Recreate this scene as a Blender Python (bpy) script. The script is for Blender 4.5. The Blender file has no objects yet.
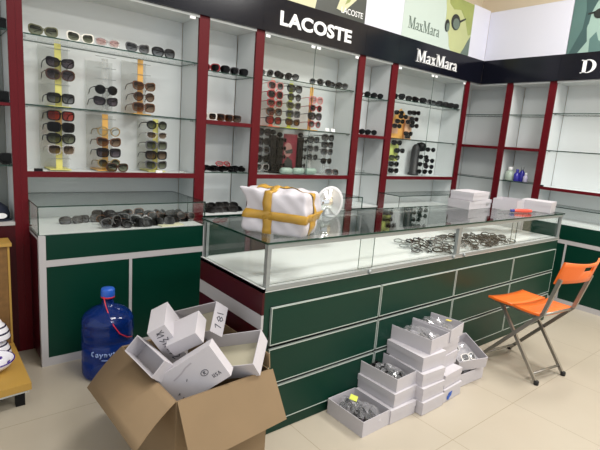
import bpy, bmesh, math, random
from mathutils import Vector, Matrix, Euler
S = bpy.context.scene
COL = S.collection
PI = math.pi
rnd = random.Random(7)

# ------------------------------------------------------------------ camera
cam_d = bpy.data.cameras.new('camera'); cam = bpy.data.objects.new('camera', cam_d); COL.objects.link(cam)
cam_d.sensor_width = 36; cam_d.lens = 27.684; cam_d.clip_start = .02
Rv = Vector((.778322, -.623376, .074945)); Uv = Vector((.057589, .189740, .980144)); Fv = Vector((.625218, .758552, -.183579))
M = Matrix((Rv, Uv, -Fv)).transposed().to_4x4(); M.translation = (0, 0, 1.39864)
cam.matrix_world = M
S.camera = cam

# ------------------------------------------------------------------ world, lamps, exposure
w = bpy.data.worlds.new('shop_fill_light'); S.world = w; w.use_nodes = True  # even fill light added all round, reaching in where the room is open
w.node_tree.nodes['Background'].inputs[0].default_value = (.93, .97, 1, 1)
w.node_tree.nodes['Background'].inputs[1].default_value = .95
S.view_settings.view_transform = 'Standard'; S.view_settings.look = 'None'
S.view_settings.gamma = 1; S.view_settings.use_curve_mapping = False
S.view_settings.exposure = 0.08
S.cycles.max_bounces = 8; S.cycles.transparent_max_bounces = 40; S.cycles.caustics_reflective = False
def ceiling_lamp(x, y, sx, sy, power, z=3.76, col=(1, .98, .95)):
    l = bpy.data.lights.new('ceiling_lamp', 'AREA'); l.shape = 'RECTANGLE'; l.size = sx; l.size_y = sy
    l.energy = power; l.color = col
    o = bpy.data.objects.new('ceiling_lamp', l); COL.objects.link(o); o.location = (x, y, z)
ceiling_lamp(3.9, 1.0, 1.2, .6, 74)
ceiling_lamp(1.6, 1.0, 1.2, .6, 56)
ceiling_lamp(3.9, -1.2, 1.2, .6, 66)
ceiling_lamp(1.2, -1.2, 1.2, .6, 60)

# ------------------------------------------------------------------ materials
def lin(c):
    return tuple((x / 12.92 if x <= .04045 else ((x + .055) / 1.055) ** 2.4) for x in c)
def rgb(r, g, b):
    return lin((r / 255, g / 255, b / 255)) + (1,)
def pmat(name, col, rough=.5, metal=0., spec=.5, noise=0., nscale=8., bump=0.):
    m = bpy.data.materials.new(name); m.use_nodes = True
    nt = m.node_tree; b = nt.nodes['Principled BSDF']
    b.inputs['Base Color'].default_value = col; b.inputs['Roughness'].default_value = rough
    b.inputs['Metallic'].default_value = metal; b.inputs['Specular IOR Level'].default_value = spec
    if noise or bump:
        tc = nt.nodes.new('ShaderNodeTexCoord'); n = nt.nodes.new('ShaderNodeTexNoise')
        n.inputs['Scale'].default_value = nscale; n.inputs['Detail'].default_value = 4
        nt.links.new(tc.outputs['Object'], n.inputs['Vector'])
        if noise:
            mx = nt.nodes.new('ShaderNodeMix'); mx.data_type = 'RGBA'
            mx.inputs[6].default_value = tuple(c * (1 - noise) for c in col[:3]) + (1,)
            mx.inputs[7].default_value = tuple(min(1, c * (1 + noise)) for c in col[:3]) + (1,)
            nt.links.new(n.outputs['Fac'], mx.inputs[0]); nt.links.new(mx.outputs[2], b.inputs['Base Color'])
        if bump:
            bp = nt.nodes.new('ShaderNodeBump'); bp.inputs['Strength'].default_value = bump
            nt.links.new(n.outputs['Fac'], bp.inputs['Height']); nt.links.new(bp.outputs[0], b.inputs['Normal'])
    return m
def glass(name, tint=(.95, .98, .96), gain=1., diff=0., dcol=(.8, .8, .8, 1), rough=.01):
    m = bpy.data.materials.new(name); m.use_nodes = True; nt = m.node_tree; nt.nodes.clear()
    out = nt.nodes.new('ShaderNodeOutputMaterial'); t = nt.nodes.new('ShaderNodeBsdfTransparent')
    t.inputs[0].default_value = tuple(tint) + (1,)
    g = nt.nodes.new('ShaderNodeBsdfGlossy'); g.inputs['Roughness'].default_value = rough
    fr = nt.nodes.new('ShaderNodeLayerWeight'); fr.inputs[0].default_value = .5      # Schlick reflectance of a thin pane
    pw = nt.nodes.new('ShaderNodeMath'); pw.operation = 'POWER'; pw.inputs[1].default_value = 5
    nt.links.new(fr.outputs['Facing'], pw.inputs[0])
    mu = nt.nodes.new('ShaderNodeMath'); mu.operation = 'MULTIPLY_ADD'; mu.inputs[1].default_value = .6 * gain; mu.inputs[2].default_value = .035 * gain; mu.use_clamp = True
    mx = nt.nodes.new('ShaderNodeMixShader')
    nt.links.new(pw.outputs[0], mu.inputs[0]); nt.links.new(mu.outputs[0], mx.inputs[0])
    src = t.outputs[0]
    if diff:
        d = nt.nodes.new('ShaderNodeBsdfDiffuse'); d.inputs[0].default_value = dcol
        m2 = nt.nodes.new('ShaderNodeMixShader'); m2.inputs[0].default_value = diff
        nt.links.new(src, m2.inputs[1]); nt.links.new(d.outputs[0], m2.inputs[2]); src = m2.outputs[0]
    nt.links.new(src, mx.inputs[1]); nt.links.new(g.outputs[0], mx.inputs[2]); nt.links.new(mx.outputs[0], out.inputs[0])
    return m
def floor_mat():
    m = bpy.data.materials.new('beige_floor_tile'); m.use_nodes = True; nt = m.node_tree; b = nt.nodes['Principled BSDF']
    L = nt.links.new; N = nt.nodes.new
    geo = N('ShaderNodeNewGeometry'); sp = N('ShaderNodeSeparateXYZ'); L(geo.outputs['Position'], sp.inputs[0])
    def math_(op, a, bb=None):
        n = N('ShaderNodeMath'); n.operation = op
        for i, v in enumerate((a, bb)):
            if v is None: continue
            if isinstance(v, (int, float)): n.inputs[i].default_value = v
            else: L(v, n.inputs[i])
        return n.outputs[0]
    def edge(s, off):
        f = math_('FRACT', math_('DIVIDE', math_('SUBTRACT', s, off - 60.6), .606))
        return math_('ABSOLUTE', math_('SUBTRACT', f, .5))
    e = math_('MAXIMUM', edge(sp.outputs[0], 1.341), edge(sp.outputs[1], 1.055))
    line = math_('GREATER_THAN', e, .4972)
    n1 = N('ShaderNodeTexNoise'); n1.inputs['Scale'].default_value = 2.2; n1.inputs['Detail'].default_value = 5
    L(geo.outputs['Position'], n1.inputs['Vector'])
    mx = N('ShaderNodeMix'); mx.data_type = 'RGBA'; L(n1.outputs['Fac'], mx.inputs[0])
    mx.inputs[6].default_value = rgb(172, 162, 145); mx.inputs[7].default_value = rgb(186, 177, 161)
    m2 = N('ShaderNodeMix'); m2.data_type = 'RGBA'; L(line, m2.inputs[0]); L(mx.outputs[2], m2.inputs[6])
    m2.inputs[7].default_value = rgb(150, 138, 118)
    L(m2.outputs[2], b.inputs['Base Color']); b.inputs['Roughness'].default_value = .3; b.inputs['Specular IOR Level'].default_value = .4
    return m
def gradient_lens(name, top, bottom, t_top=.15, t_bot=.7):
    m = bpy.data.materials.new(name); m.use_nodes = True; nt = m.node_tree; nt.nodes.clear(); L = nt.links.new; N = nt.nodes.new
    out = N('ShaderNodeOutputMaterial'); tc = N('ShaderNodeTexCoord'); sp = N('ShaderNodeSeparateXYZ'); L(tc.outputs['Object'], sp.inputs[0])
    mr = N('ShaderNodeMapRange'); mr.inputs[1].default_value = -.024; mr.inputs[2].default_value = .012; L(sp.outputs[2], mr.inputs[0])
    mx = N('ShaderNodeMix'); mx.data_type = 'RGBA'; mx.inputs[6].default_value = bottom; mx.inputs[7].default_value = top; L(mr.outputs[0], mx.inputs[0])
    t = N('ShaderNodeBsdfTransparent'); L(mx.outputs[2], t.inputs[0])
    g = N('ShaderNodeBsdfGlossy'); g.inputs['Roughness'].default_value = .3
    ms = N('ShaderNodeMixShader'); ms.inputs[0].default_value = .02; L(t.outputs[0], ms.inputs[1]); L(g.outputs[0], ms.inputs[2]); L(ms.outputs[0], out.inputs[0])
    return m
GREEN = pmat('dark_green_laminate', rgb(0, 48, 35), .38, spec=.28, noise=.06, nscale=3)
MAROON = pmat('maroon_laminate', rgb(90, 9, 20), .38, spec=.2, noise=.08, nscale=4)
SHADEMAROON = pmat('shaded_maroon_laminate', rgb(62, 9, 17), .35, spec=.22, noise=.1, nscale=4)  # same maroon laminate, the shade low down painted into its colour
WHITE = pmat('white_laminate', rgb(213, 217, 217), .45, noise=.02, nscale=3)
CASEW = pmat('white_case_floor', rgb(226, 229, 228), .5)
TRIMW = pmat('pale_grey_strip', rgb(180, 177, 178), .4)
SILVER = pmat('brushed_aluminium', rgb(150, 155, 155), .42, .45)
STEEL = pmat('grey_steel_tube', rgb(150, 146, 138), .35, .7)
BLACKG = pmat('glossy_black_fascia', rgb(15, 16, 26), .16, spec=.28)
BLACK = pmat('black_plastic', rgb(14, 14, 16), .4, spec=.25)
RUBBER = pmat('black_rubber', rgb(24, 22, 22), .7)
SIGNW = pmat('white_sign_letter', rgb(245, 245, 245), .4)
GLASS = glass('clear_glass', (.975, .984, .98), 1.0)
TOPGLASS = glass('counter_top_glass', (.96, .98, .97), 1.6)
DOORG = glass('door_glass', (.985, .992, .988), .3)
EDGE = glass('green_glass_edge', (.04, .13, .10), 1., .5, rgb(30, 70, 58), .1)
DOORE = glass('pale_glass_edge', (.45, .55, .52), 1., .3, rgb(120, 140, 132), .2)
EDGES = pmat('bright_drawer_edge', rgb(188, 198, 192), .4, .3)
ORANGE = pmat('orange_plastic', rgb(238, 112, 40), .35, noise=.04)
CARD = pmat('brown_cardboard', rgb(132, 110, 82), .85, noise=.1, nscale=6)
CARDI = pmat('brown_cardboard_inside', rgb(150, 118, 82), .9, noise=.1, nscale=6)
CARTON = pmat('white_carton', rgb(193, 189, 194), .7, noise=.03, nscale=9)
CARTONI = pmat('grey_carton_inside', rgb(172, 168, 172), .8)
CARTONB = pmat('beige_carton_bottom', rgb(196, 190, 166), .8)
INK = pmat('black_marker_ink', rgb(84, 84, 92), .7)
BLUEINK = pmat('blue_logo_ink', rgb(40, 88, 180), .6)
FOAM = pmat('white_foam_wrap', rgb(198, 194, 200), .6, bump=.9, nscale=34)
TAPE = pmat('amber_packing_tape', rgb(188, 146, 56), .3, noise=.25, nscale=14)
CREAM = pmat('cream_wall_paint', rgb(226, 212, 188), .8)
OSB = pmat('brown_chipboard', rgb(122, 88, 46), .7, noise=.4, nscale=40)
PLY = pmat('yellow_plywood', rgb(178, 140, 66), .5, noise=.1, nscale=7)
CEIL = pmat('white_ceiling', rgb(235, 232, 225), .8)
BOARDW = pmat('white_board', rgb(216, 216, 228), .5)
PORC = pmat('white_porcelain', rgb(236, 234, 240), .15)
PURPLE = pmat('purple_glaze', rgb(70, 40, 130), .2)
NAVY = pmat('navy_cloth', rgb(20, 28, 48), .8)
REDP = pmat('red_plastic', rgb(206, 40, 50), .3)
YSTRIP = pmat('yellow_acrylic_strip', rgb(212, 206, 116), .35, noise=.06, nscale=30)
OSTRIP = pmat('orange_acrylic_strip', rgb(220, 168, 84), .35, noise=.06, nscale=30)
SHEET = glass('frosted_acrylic_sheet', (.86, .87, .86), .5, .22, (.72, .73, .72, 1), .2)
PLASTIC = glass('clear_plastic_bag', (.97, .97, .98), 1.6, .12, (.92, .92, .95, 1), .12)
MIRROR = pmat('mirror_face', (.9, .9, .9, 1), .02, 1.)
BLUEJ = glass('blue_bottle_plastic', (.14, .28, .62), 1.0, .42, rgb(22, 58, 138), .08)
BLUEC = pmat('blue_cap_plastic', rgb(38, 92, 190), .35)
PALEL = pmat('pale_print', rgb(150, 170, 210), .5)
FRAMES = {
    'black': pmat('black_frame', rgb(16, 15, 16), .3, spec=.25), 'tortoise': pmat('tortoise_frame', rgb(62, 36, 22), .22, noise=.6, nscale=60),
    'brown': pmat('brown_frame', rgb(92, 58, 36), .25), 'white': pmat('white_frame', rgb(240, 236, 226), .3),
    'clear': glass('clear_frame', (.88, .86, .85), 2., .2, (.7, .68, .67, 1)), 'gold': pmat('gold_wire_frame', rgb(150, 130, 90), .3, .8),
    'grey': pmat('grey_frame', rgb(84, 84, 86), .3), 'red': pmat('red_frame', rgb(150, 30, 40), .3), 'pink': pmat('pink_frame', rgb(206, 130, 130), .3),
    'olive': pmat('olive_frame', rgb(92, 92, 62), .3), 'silver': SILVER}
LENS = {
    'black': gradient_lens('black_lens', rgb(10, 10, 12), rgb(26, 26, 30)), 'grey': gradient_lens('grey_gradient_lens', rgb(46, 48, 52), rgb(160, 162, 166)),
    'brown': gradient_lens('brown_gradient_lens', rgb(66, 46, 34), rgb(176, 152, 130)), 'amber': gradient_lens('amber_lens', rgb(110, 66, 20), rgb(160, 104, 44)),
    'red': gradient_lens('red_lens', rgb(176, 56, 50), rgb(206, 96, 86)), 'clear': gradient_lens('clear_lens', rgb(232, 236, 236), rgb(236, 240, 240)),
    'pink': gradient_lens('pink_lens', rgb(214, 170, 168), rgb(230, 206, 200)), 'olive': gradient_lens('olive_gradient_lens', rgb(58, 60, 48), rgb(160, 164, 140)),
    'violet': gradient_lens('violet_grey_lens', rgb(52, 46, 56), rgb(130, 118, 128))}

# ------------------------------------------------------------------ mesh helpers
BASE = {}
class MB:
    def __init__(self): self.bm = bmesh.new()
    def face(self, vs, mi=0, smooth=False):
        try:
            f = self.bm.faces.new(vs); f.material_index = mi; f.smooth = smooth; return f
        except ValueError: return None
    def box(self, x0, x1, y0, y1, z0, z1, mi=0, edge=None):
        c = [Vector((x, y, z)) for z in (z0, z1) for y in (y0, y1) for x in (x0, x1)]
        return self.corners(c, mi, edge)
    def corners(self, c, mi=0, edge=None):
        v = [self.bm.verts.new(p) for p in c]
        fs = [self.face([v[i] for i in q], mi) for q in ((0, 2, 3, 1), (4, 5, 7, 6), (0, 1, 5, 4), (2, 6, 7, 3), (0, 4, 6, 2), (1, 3, 7, 5))]
        if edge is not None:        # thin slab: its rim faces get the edge material
            big = max(f.calc_area() for f in fs)
            for f in fs:
                if f.calc_area() < big * .5: f.material_index = edge
        return self
    def obox(self, c, d, R=None, mi=0):
        R = R or Matrix.Identity(3); c = Vector(c)
        return self.corners([c + R @ Vector((sx * d[0] / 2, sy * d[1] / 2, sz * d[2] / 2)) for sz in (-1, 1) for sy in (-1, 1) for sx in (-1, 1)], mi)
    def bar(self, a, b, wx, wy, mi=0, up=(0, 0, 1)):
        a, b = Vector(a), Vector(b); d = b - a; L = d.length; z = d.normalized(); u = Vector(up)
        if abs(z.dot(u)) > .95: u = Vector((0, 1, 0))
        x = u.cross(z).normalized(); y = z.cross(x)
        R = Matrix((x, y, z)).transposed()
        return self.obox((a + b) / 2, (wx, wy, L), R, mi)
    def tube(self, pts, r, seg=6, mi=0, closed=False, cap=True):
        pts = [Vector(p) for p in pts]; n = len(pts); rings = []; prev = None
        for i, p in enumerate(pts):
            if closed: t = (pts[(i + 1) % n] - pts[i - 1]).normalized()
            else: t = (pts[min(i + 1, n - 1)] - pts[max(i - 1, 0)]).normalized()
            if prev is None:
                u = Vector((0, 0, 1)) if abs(t.z) < .9 else Vector((1, 0, 0)); x = u.cross(t).normalized()
            else: x = (prev - t * prev.dot(t)).normalized()
            prev = x; y = t.cross(x); rr = r[i] if isinstance(r, (list, tuple)) else r
            rings.append([self.bm.verts.new(p + (x * math.cos(2 * PI * k / seg) + y * math.sin(2 * PI * k / seg)) * rr) for k in range(seg)])
        m = n if closed else n - 1
        for i in range(m):
            A, B = rings[i], rings[(i + 1) % n]
            for k in range(seg): self.face([A[k], A[(k + 1) % seg], B[(k + 1) % seg], B[k]], mi, True)
        if cap and not closed:
            self.face(rings[0][::-1], mi); self.face(rings[-1], mi)
        return self
    def lathe(self, prof, c=(0, 0, 0), seg=32, mi=0, R=None, cap=True):
        c = Vector(c); R = R or Matrix.Identity(3); rings = []
        for r, z in prof:
            rings.append([self.bm.verts.new(c + R @ Vector((r * math.cos(2 * PI * k / seg), r * math.sin(2 * PI * k / seg), z))) for k in range(seg)])
        for A, B in zip(rings, rings[1:]):
            for k in range(seg): self.face([A[k], A[(k + 1) % seg], B[(k + 1) % seg], B[k]], mi, True)
        if cap and prof[0][0] > 1e-4: self.face(rings[0][::-1], mi)
        if cap and prof[-1][0] > 1e-4: self.face(rings[-1], mi)
        return self
    def prism(self, poly, o, ux, uz, th, mi=0):
        """polygon (2-D) extruded by th along the normal ux x uz"""
        o, ux, uz = Vector(o), Vector(ux), Vector(uz); n = ux.cross(uz).normalized()
        A = [self.bm.verts.new(o + ux * p[0] + uz * p[1]) for p in poly]
        B = [self.bm.verts.new(o + ux * p[0] + uz * p[1] + n * th) for p in poly]
        self.face(A[::-1], mi); self.face(B, mi); k = len(poly)
        for i in range(k): self.face([A[i], A[(i + 1) % k], B[(i + 1) % k], B[i]], mi)
        return self
    def build(self, name, mats, parent=None, smooth=None, bevel=0, rec=True):
        me = bpy.data.meshes.new(name)
        if parent is not None and BASE.get(parent.name) is not None:
            bmesh.ops.translate(self.bm, verts=self.bm.verts, vec=-BASE[parent.name])
        if rec: bmesh.ops.recalc_face_normals(self.bm, faces=self.bm.faces)
        self.bm.to_mesh(me); self.bm.free()
        for m in (mats if isinstance(mats, (list, tuple)) else [mats]): me.materials.append(m)
        o = bpy.data.objects.new(name, me); COL.objects.link(o)
        if parent is not None:
            o.parent = parent
            if parent.name in BASE: BASE[o.name] = BASE[parent.name]
        if bevel:
            b = o.modifiers.new('bevel', 'BEVEL'); b.width = bevel; b.segments = 2; b.limit_method = 'ANGLE'
        return o
def tag(o, label=None, cat=None, group=None, kind=None):
    if label: o['label'] = label
    if cat: o['category'] = cat
    if group: o['group'] = group
    if kind: o['kind'] = kind
    return o
def thing(name, label, cat, loc=(0, 0, 0), group=None, local=False, rot=None):
    """an Empty at the thing's base. local=False: its parts are given in world coordinates"""
    o = bpy.data.objects.new(name, None); COL.objects.link(o); o.location = loc; o.empty_display_size = .05
    if rot is not None: o.rotation_euler = rot
    if not local: BASE[o.name] = Vector(loc)
    return tag(o, label, cat, group)
def dup(root, loc, rot=(0, 0, 0), label=None, group=None):
    r = root.copy(); COL.objects.link(r); r.location = loc; r.rotation_euler = rot
    if label: r['label'] = label
    if group: r['group'] = group
    for ch in list(root.children):
        c = ch.copy(); COL.objects.link(c); c.parent = r
        for g in ch.children:
            d = g.copy(); COL.objects.link(d); d.parent = c
    return r
def B(*a, edge=None): return MB().box(*a, edge=edge)
def struct(name, mb, mats): return tag(mb.build(name, mats), kind='structure')
X, Y, Z = Vector((1, 0, 0)), Vector((0, 1, 0)), Vector((0, 0, 1))

# ------------------------------------------------------------------ lettering
def arc(cx, cy, rx, ry, t0, t1, a0, a1, n=14):
    """quads of a bent stroke; thickness goes t0 (at horizontal ends) to t1"""
    out = []; P = []
    for i in range(n + 1):
        a = math.radians(a0 + (a1 - a0) * i / n); k = abs(math.cos(a)); t = t1 + (t0 - t1) * k
        P.append(((cx + rx * math.cos(a), cy + ry * math.sin(a)), (cx + (rx - t) * math.cos(a), cy + (ry - t * .8) * math.sin(a))))
    for p, q in zip(P, P[1:]): out.append([p[0], q[0], q[1], p[1]])
    return out
def rect(x0, y0, x1, y1): return [[(x0, y0), (x1, y0), (x1, y1), (x0, y1)]]
def serif_glyph(ch):
    if ch == 'M':
        return rect(.12, 0, .17, 1) + rect(.80, 0, .95, 1) + [[(.10, 1), (.27, 1), (.58, .12), (.50, 0), (.47, 0)]] + [[(.80, 1), (.84, 1), (.55, .05), (.50, 0), (.49, .06)]] + \
            rect(0, 0, .3, .05) + rect(.70, 0, 1.05, .05) + rect(0, .95, .25, 1) + rect(.82, .95, 1.05, 1), 1.08
    if ch == 'a':
        return rect(.34, .04, .46, .52) + arc(.27, .46, .19, .21, .12, .07, 0, 165) + arc(.2, .17, .19, .17, .11, .06, 40, 335) + rect(.42, 0, .54, .06), .57
    if ch == 'x':
        return [[(.03, .64), (.19, .64), (.52, 0), (.36, 0)]] + [[(.42, .64), (.48, .64), (.12, 0), (.05, 0)]] + rect(-.02, .6, .24, .65) + rect(.34, .6, .54, .65) + rect(-.02, 0, .2, .05) + rect(.3, 0, .57, .05), .58
    if ch == 'r':
        return rect(.08, 0, .2, .64) + rect(0, 0, .3, .05) + rect(0, .59, .14, .64) + arc(.36, .44, .17, .21, .10, .10, 40, 175), .46
    if ch == 'D':
        return rect(.1, 0, .3, 1) + rect(0, 0, .4, .06) + rect(0, .94, .4, 1) + arc(.38, .5, .46, .5, .2, .06, -90, 90, 20), 1.12
    if ch == 'I':
        return rect(.1, 0, .3, 1) + rect(0, 0, .4, .06) + rect(0, .94, .4, 1), .45
def serif_text(txt, o, ux, uz, cap, width, th):
    mb = MB(); x = 0; L = []
    for ch in txt:
        g, adv = serif_glyph(ch)
        for p in g: L.append([(x + q[0], q[1]) for q in p])
        x += adv
    k = width / (x * cap)
    for p in L: mb.prism([(q[0] * cap * k, q[1] * cap) for q in p], o, ux, uz, th)
    return mb
def sans_text(txt, name, o, ux, uz, cap, width, th, mat, parent, bold=.02, space=1.0):
    cu = bpy.data.curves.new(name, 'FONT'); cu.body = txt; cu.extrude = .02; cu.offset = bold; cu.resolution_u = 4; cu.space_character = space
    t = bpy.data.objects.new(name, cu); COL.objects.link(t)
    dg = bpy.context.evaluated_depsgraph_get(); me = bpy.data.meshes.new_from_object(t.evaluated_get(dg))
    bpy.data.objects.remove(t); xs = [v.co.x for v in me.vertices]; ys = [v.co.y for v in me.vertices]
    kx = width / (max(xs) - min(xs)); ky = cap / (max(ys) - min(ys)); n = Vector(ux).cross(Vector(uz))
    base = BASE.get(parent.name, Vector((0, 0, 0))); x0, y0 = min(xs), min(ys)
    for v in me.vertices:
        v.co = Vector(o) + Vector(ux) * ((v.co.x - x0) * kx) + Vector(uz) * ((v.co.y - y0) * ky) + n * ((v.co.z + .02) / .04 * th) - base
    me.name = name; me.materials.clear(); me.materials.append(mat)
    ob = bpy.data.objects.new(name, me); COL.objects.link(ob); ob.parent = parent
    return ob

# ------------------------------------------------------------------ setting
struct('floor', B(-2.5, 5.46, -3.5, 3.46, -.05, 0), floor_mat())
struct('wall_back', B(-2.5, 5.45, 3.36, 3.46, 0, 3.8), CREAM)
struct('wall_right', B(5.36, 5.46, -3.5, 3.36, 0, 3.8), CREAM)
struct('ceiling', B(-2.5, 5.46, -3.5, 3.46, 3.8, 3.9), CEIL)

# ------------------------------------------------------------------ wall cabinets along the back wall
YF, YB = 3.05, 3.335
def bay_back(x0, x1, label, posts, doors=False, left_panel=True):
    t = thing('display_cabinet', label, 'cabinet', ((x0 + x1) / 2, YB, 0))
    for (a, b) in posts:
        B(a, b, YF, YF + .02, 0, 2.165).build('upright', MAROON, t)
        B(a + .004, b - .004, YF + .02, YB - .012, 0, 2.165).build('side_panel', WHITE, t)
    B(x0, x1, YB - .012, YB, .76, 2.165).build('back_panel', WHITE, t)
    B(x0, x1, YF, YB - .012, 2.15, 2.165).build('top_panel', WHITE, t)
    B(x0, x1, YF, YF + .022, 1.063, 1.096).build('rail', MAROON, t)
    B(x0, x1, YF + .022, YB - .012, 1.078, 1.092).build('bottom_shelf', WHITE, t)
    B(x0, x1, YF, YB - .012, .759, .774).build('ledge', CASEW, t)
    for z in (1.856, 1.476):
        B(x0 + .003, x1 - .003, YF + (.03 if doors else .003), YB - .014, z - .007, z, edge=1).build('glass_shelf', [GLASS, EDGE], t)
        for xx in (x0 + .012, x1 - .012):
            B(xx - .008, xx + .008, YF + .045, YF + .065, z - .018, z - .007).build('shelf_support', SILVER, t)
    if doors:
        xm = (x0 + x1) / 2
        for a, b in ((x0 + .004, xm - .002), (xm + .002, x1 - .004)):
            B(a, b, YF + .008, YF + .013, 1.10, 2.148, edge=1).build('glass_door', [DOORG, DOORE], t)
        for xx in (x0 + .03, xm - .03, xm + .03, x1 - .03):
            B(xx - .02, xx + .02, YF + .002, YF + .008, 2.128, 2.148).build('door_clip', SIGNW, t)
    else:
        for xx in (x0 + .03, x1 - .05):
            B(xx - .02, xx + .02, YF + .002, YF + .02, 2.132, 2.15).build('top_clip', SIGNW, t)
    return t
bay_back(.457, 1.503, 'wide maroon and white wall cabinet of sunglasses above the left counter', [(.424, .457), (1.503, 1.579)])
bay_back(2.037, 3.052, 'wide maroon wall cabinet with glass doors under the LACOSTE sign', [(1.9635, 2.037), (3.052, 3.131)], True)
bay_back(3.5866, 4.756, 'wide maroon wall cabinet with glass doors under the MaxMara sign', [(3.5006, 3.5866), (4.756, 4.836)], True)
def narrow_back(x0, x1, label):
    t = thing('narrow_display_cabinet', label, 'cabinet', ((x0 + x1) / 2, YB, 0))
    B(x0 + .002, x1 - .002, YB - .012, YB, .80, 2.165).build('back_panel', WHITE, t)
    B(x0 + .002, x1 - .002, YF, YB - .012, 2.15, 2.165).build('top_panel', WHITE, t)
    for z, yb in ((1.822, .003), (1.108, .003)):
        B(x0 + .004, x1 - .004, YF + yb, YB - .014, z - .007, z, edge=1).build('glass_shelf', [GLASS, EDGE], t)
    B(x0 + .002, x1 - .002, YF, YB - .014, 1.453, 1.481).build('red_shelf', MAROON, t)
    B(x0 + .002, x1 - .002, YF + .01, YB - .012, 0, .785).build('base_cabinet', GREEN, t)
    B(x0 + .002, x1 - .002, YF, YB - .012, .785, .80).build('base_top', WHITE, t)
    return t
narrow_back(1.579, 1.9635, 'narrow open shelf bay just left of the LACOSTE cabinet')
narrow_back(3.131, 3.5006, 'narrow open shelf bay between the LACOSTE and MaxMara cabinets')

# right-hand wall, fronts on x = 5.04 facing -x
XF, XB = 5.04, 5.335
def post_right(t, y0, y1):
    B(XF, XF + .02, y0, y1, 0, 2.165).build('upright', MAROON, t)
    B(XF + .02, XB - .012, y0 + .004, y1 - .004, 0, 2.165).build('side_panel', WHITE, t)
def narrow_right(y0, y1, label, post=None):
    t = thing('narrow_display_cabinet', label, 'cabinet', (XB, (y0 + y1) / 2, 0))
    if post: post_right(t, *post)
    B(XB - .012, XB, y0 + .002, y1 - .002, .80, 2.165).build('back_panel', WHITE, t)
    B(XF, XB - .012, y0 + .002, y1 - .002, 2.15, 2.165).build('top_panel', WHITE, t)
    for z in (1.832, 1.112):
        B(XF + .003, XB - .014, y0 + .004, y1 - .004, z - .007, z, edge=1).build('glass_shelf', [GLASS, EDGE], t)
    B(XF, XB - .014, y0 + .002, y1 - .002, 1.453, 1.481).build('red_shelf', MAROON, t)
    B(XF + .01, XB - .012, y0 + .002, y1 - .002, 0, .785).build('base_cabinet', WHITE, t)
    B(XF, XB - .012, y0 + .002, y1 - .002, .785, .80).build('base_top', WHITE, t)
    return t
t = narrow_right(2.7245, 3.32, 'empty narrow shelf bay in the corner of the two walls', (2.654, 2.7245))
B(4.838, XB - .013, 3.3205, 3.335, 0, 2.165).build('corner_panel', WHITE, t)
B(4.838, XF - .001, 3.06, 3.32, 2.15, 2.165).build('top_panel', WHITE, t)
narrow_right(2.2675, 2.654, 'narrow shelf bay holding blue and white bottles on the right wall')
t = thing('display_cabinet', 'empty wide white shelf cabinet on the right wall behind the chair', 'cabinet', (XB, 1.65, 0))
post_right(t, 2.197, 2.2675); post_right(t, 1.03, 1.10)
B(XB - .012, XB, 1.10, 2.197, .76, 2.165).build('back_panel', WHITE, t)
B(XF, XB - .012, 1.10, 2.197, 2.15, 2.165).build('top_panel', WHITE, t)
B(XF, XF + .022, 1.10, 2.197, 1.066, 1.096).build('rail', MAROON, t)
B(XF + .022, XB - .012, 1.10, 2.197, 1.078, 1.092).build('bottom_shelf', WHITE, t)
for z in (1.850, 1.474):
    B(XF + .003, XB - .014, 1.103, 2.194, z - .007, z, edge=1).build('glass_shelf', [GLASS, EDGE], t)
    B(XF + .045, XF + .065, 2.176, 2.192, z - .018, z - .007).build('shelf_support', SILVER, t)
B(XF, XB - .012, 1.10, 2.197, .759, .774).build('ledge', CASEW, t)
B(XF - .001, XF + .02, 2.165, 2.19, 1.096, 1.112).build('rail_clip', BLACK, t)

# ------------------------------------------------------------------ fascia boards and their lettering
def fascia(x0, x1, label):
    t = thing('fascia_board', label, 'sign', ((x0 + x1) / 2, YF, 2.165))
    B(x0 + .001, x1 - .001, 3.03, 3.07, 2.166, 2.42).build('board', BLACKG, t)
    return t
fascia(-.6, 2.0, 'long plain black fascia board above the left cabinet')
t = fascia(2.0, 3.09, 'black fascia board with white LACOSTE letters')
sans_text('LACOSTE', 'lettering', (2.149, 3.03, 2.229), X, Z,   .106, .757, .005, SIGNW, t, bold=.035, space=1.04)
fascia(3.09, 3.545, 'short plain black fascia board between the two shop signs')
t = fascia(3.545, 5.02, 'black fascia board with white MaxMara letters')
serif_text('MaxMara', (3.80, 3.03, 2.226), X, Z, .118, .70, .012).build('lettering', SIGNW, t)
t = thing('fascia_board', 'plain black fascia board over the corner bays on the right', 'sign', (5.04, 2.6, 2.165))
B(5.02, 5.06, 2.192, 3.03, 2.166, 2.42).build('board', BLACKG, t)
t = thing('fascia_board', 'black fascia board with a large white D at the right edge', 'sign', (5.04, 1.6, 2.165))
B(5.02, 5.06, .98, 2.19, 2.166, 2.42).build('board', BLACKG, t)
serif_text('DI', (5.02, 1.992, 2.226), -Y, Z, .125, .252, .006).build('lettering', SIGNW, t)

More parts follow.
